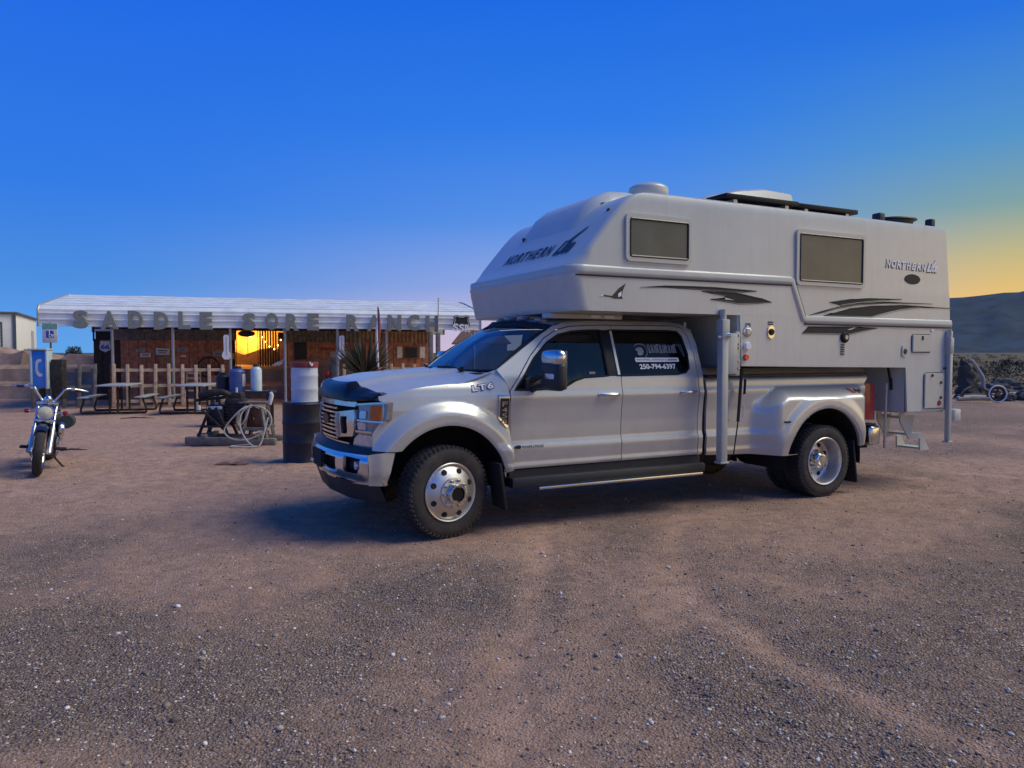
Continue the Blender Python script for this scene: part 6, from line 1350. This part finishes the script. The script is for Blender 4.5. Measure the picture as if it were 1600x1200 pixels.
# scrub: individual bushes near, one mass far away
def leaf_cloud(n, rx, ry, rz, ls, rs):
    vs = []; fs = []
    for i in range(n):
        while True:
            p = np.array([rs.uniform(-1, 1), rs.uniform(-1, 1), rs.uniform(0, 1)])
            if .25 < np.linalg.norm(p) < 1+.25*math.sin(5*p[0]+4*p[1]): break
        c = p*np.array([rx, ry, rz]); d = p/np.linalg.norm(p)+np.array([rs.uniform(-.7, .7), rs.uniform(-.7, .7), rs.uniform(-.2, .8)]); d = d/np.linalg.norm(d); e = np.cross(d, [rs.uniform(-1, 1), rs.uniform(-1, 1), rs.uniform(-1, 1)]); e = e/(np.linalg.norm(e)+1e-6); l = ls*rs.uniform(.6, 1.3); k = len(vs)
        vs += [tuple(c-e*l*.16), tuple(c+e*l*.16), tuple(c+d*l+e*l*.05), tuple(c+d*l-e*l*.05)]; fs.append((k, k+1, k+2, k+3))
    return vs, fs
def bush(lab, x, y, w, h, seed, mt='sage', grp='scrub bushes beyond the yard'):
    rs = random.Random(seed); t = thing('desert_bush', lab, 'bush', (x, y, float(gheight(np.array([x*1.0]), np.array([y*1.0]))[0])), rs.uniform(0, 6), group=grp)
    m = MB(); m.add(*leaf_cloud(1100, w/2, w/2*.9, h, .04+.06*h, rs)); H(m, 'foliage', mt, t, smooth=False, recalc=False)
    m = MB()
    for k in range(5): a = rs.uniform(0, 6); m.tube([(0, 0, -.05), (.2*w*math.cos(a), .2*w*math.sin(a), h*.4), (.36*w*math.cos(a), .36*w*math.sin(a), h*.75)], [.03, .02, .008], 5)
    H(m, 'stems', 'bark', t)
BL = [('dark sagebrush straight behind the jagged stump', 17.6, 31, 2.6, 1.0), ('wide low sagebrush behind the boulders', 21.5, 33.5, 3.2, 1.0), ('grey sagebrush at the right edge behind the boulders', 25.5, 35.5, 3.0, 1.1), ('small round sagebrush beyond the white pipe', 22.8, 31.5, 1.6, .7), ('low dark bush close to the rear of the camper', 18.8, 36, 2.4, .8), ('dry sagebrush on top of the earth bank, left of the porch', -18.6, 29.5, .9, .35), ('taller dark bush on the earth bank beside the parking sign', -16.9, 29.3, .6, .45), ('low dry bush on the earth bank under the porch roof', -15.4, 29.6, .8, .3)]
for i, (lab, x, y, w, h) in enumerate(BL):
    if x < 0:
        bush(lab, x, y, w, h, 40+i, 'dry_grass' if i != 6 else 'sage', 'dry bushes on the earth bank'); o = [q for q in bpy.data.objects if q.get('label') == lab][0]; o.location.z += 1.42
    else: bush(lab, x, y, w, h, 40+i)
rs = random.Random(99); vs, fs = [], []
protos = [leaf_cloud(170, .9, .9, .6, .2, rs) for _ in range(6)]
def scatter(n, xr, yr, smin, smax):
    for i in range(n):
        y = yr[0]*(yr[1]/yr[0])**rs.random(); ang = R(rs.uniform(*xr)); x = y*math.tan(ang); s = rs.uniform(smin, smax); z = float(gheight(np.array([x]), np.array([y]))[0])
        pv, pf = protos[rs.randrange(6)]; k = len(vs); ca, sa = math.cos(i), math.sin(i)
        vs.extend([(x+s*(a*ca-b*sa), y+s*(a*sa+b*ca), z+s*c) for a, b, c in pv]); fs.extend([tuple(j+k for j in f) for f in pf])
scatter(260, (16, 50), (50, 600), .5, 1.5); scatter(420, (-50, 10), (48, 420), .6, 1.4)
me = bpy.data.meshes.new('scrub'); me.from_pydata(vs, [], fs); me.materials.append(M_['sage']); o = bpy.data.objects.new('scrub', me); C.objects.link(o); prop(o, 'dark sagebrush covering the desert plain far behind', 'scrub', kind='stuff')

# hills on the right horizon, going on beyond the frame; low rise on the left
def ridge(name, az0, az1, dist, prof, depth=1400, seed=1):
    az = np.linspace(az0, az1, 140); hh = np.interp(az, [p[0] for p in prof], [p[1] for p in prof]); rr_ = random.Random(seed); rows = []
    nn = (fbm(az*2.2, az*0+seed, 4, seed)-.5); n2 = (fbm(az*.6, az*0+seed+3, 3, seed)-.5)
    for k in np.linspace(0, 1, 16):
        prof_k = k**1.15
        rel = (fbm(az*1.7, np.full_like(az, k*5), 4, seed+9)-.5)*.28*math.sin(PI*k)**.7
        rows.append([(float((dist+depth*k)*math.sin(R(a))), float((dist+depth*k)*math.cos(R(a))), float(max(-8, h*(prof_k+r)*(1+.0*n)+h*.05*n*k-6*(1-k)))) for a, h, n, r in zip(az, hh, nn, rel)])
    rows.append([(float((dist+depth*1.5)*math.sin(R(a))), float((dist+depth*1.5)*math.cos(R(a))), float(h*.98)) for a, h in zip(az, hh)])
    m = MB(); m.grid(rows); o = m.build(name, 'hill_haze_blue', None, recalc=False, ang=180); prop(o, kind='structure'); return o
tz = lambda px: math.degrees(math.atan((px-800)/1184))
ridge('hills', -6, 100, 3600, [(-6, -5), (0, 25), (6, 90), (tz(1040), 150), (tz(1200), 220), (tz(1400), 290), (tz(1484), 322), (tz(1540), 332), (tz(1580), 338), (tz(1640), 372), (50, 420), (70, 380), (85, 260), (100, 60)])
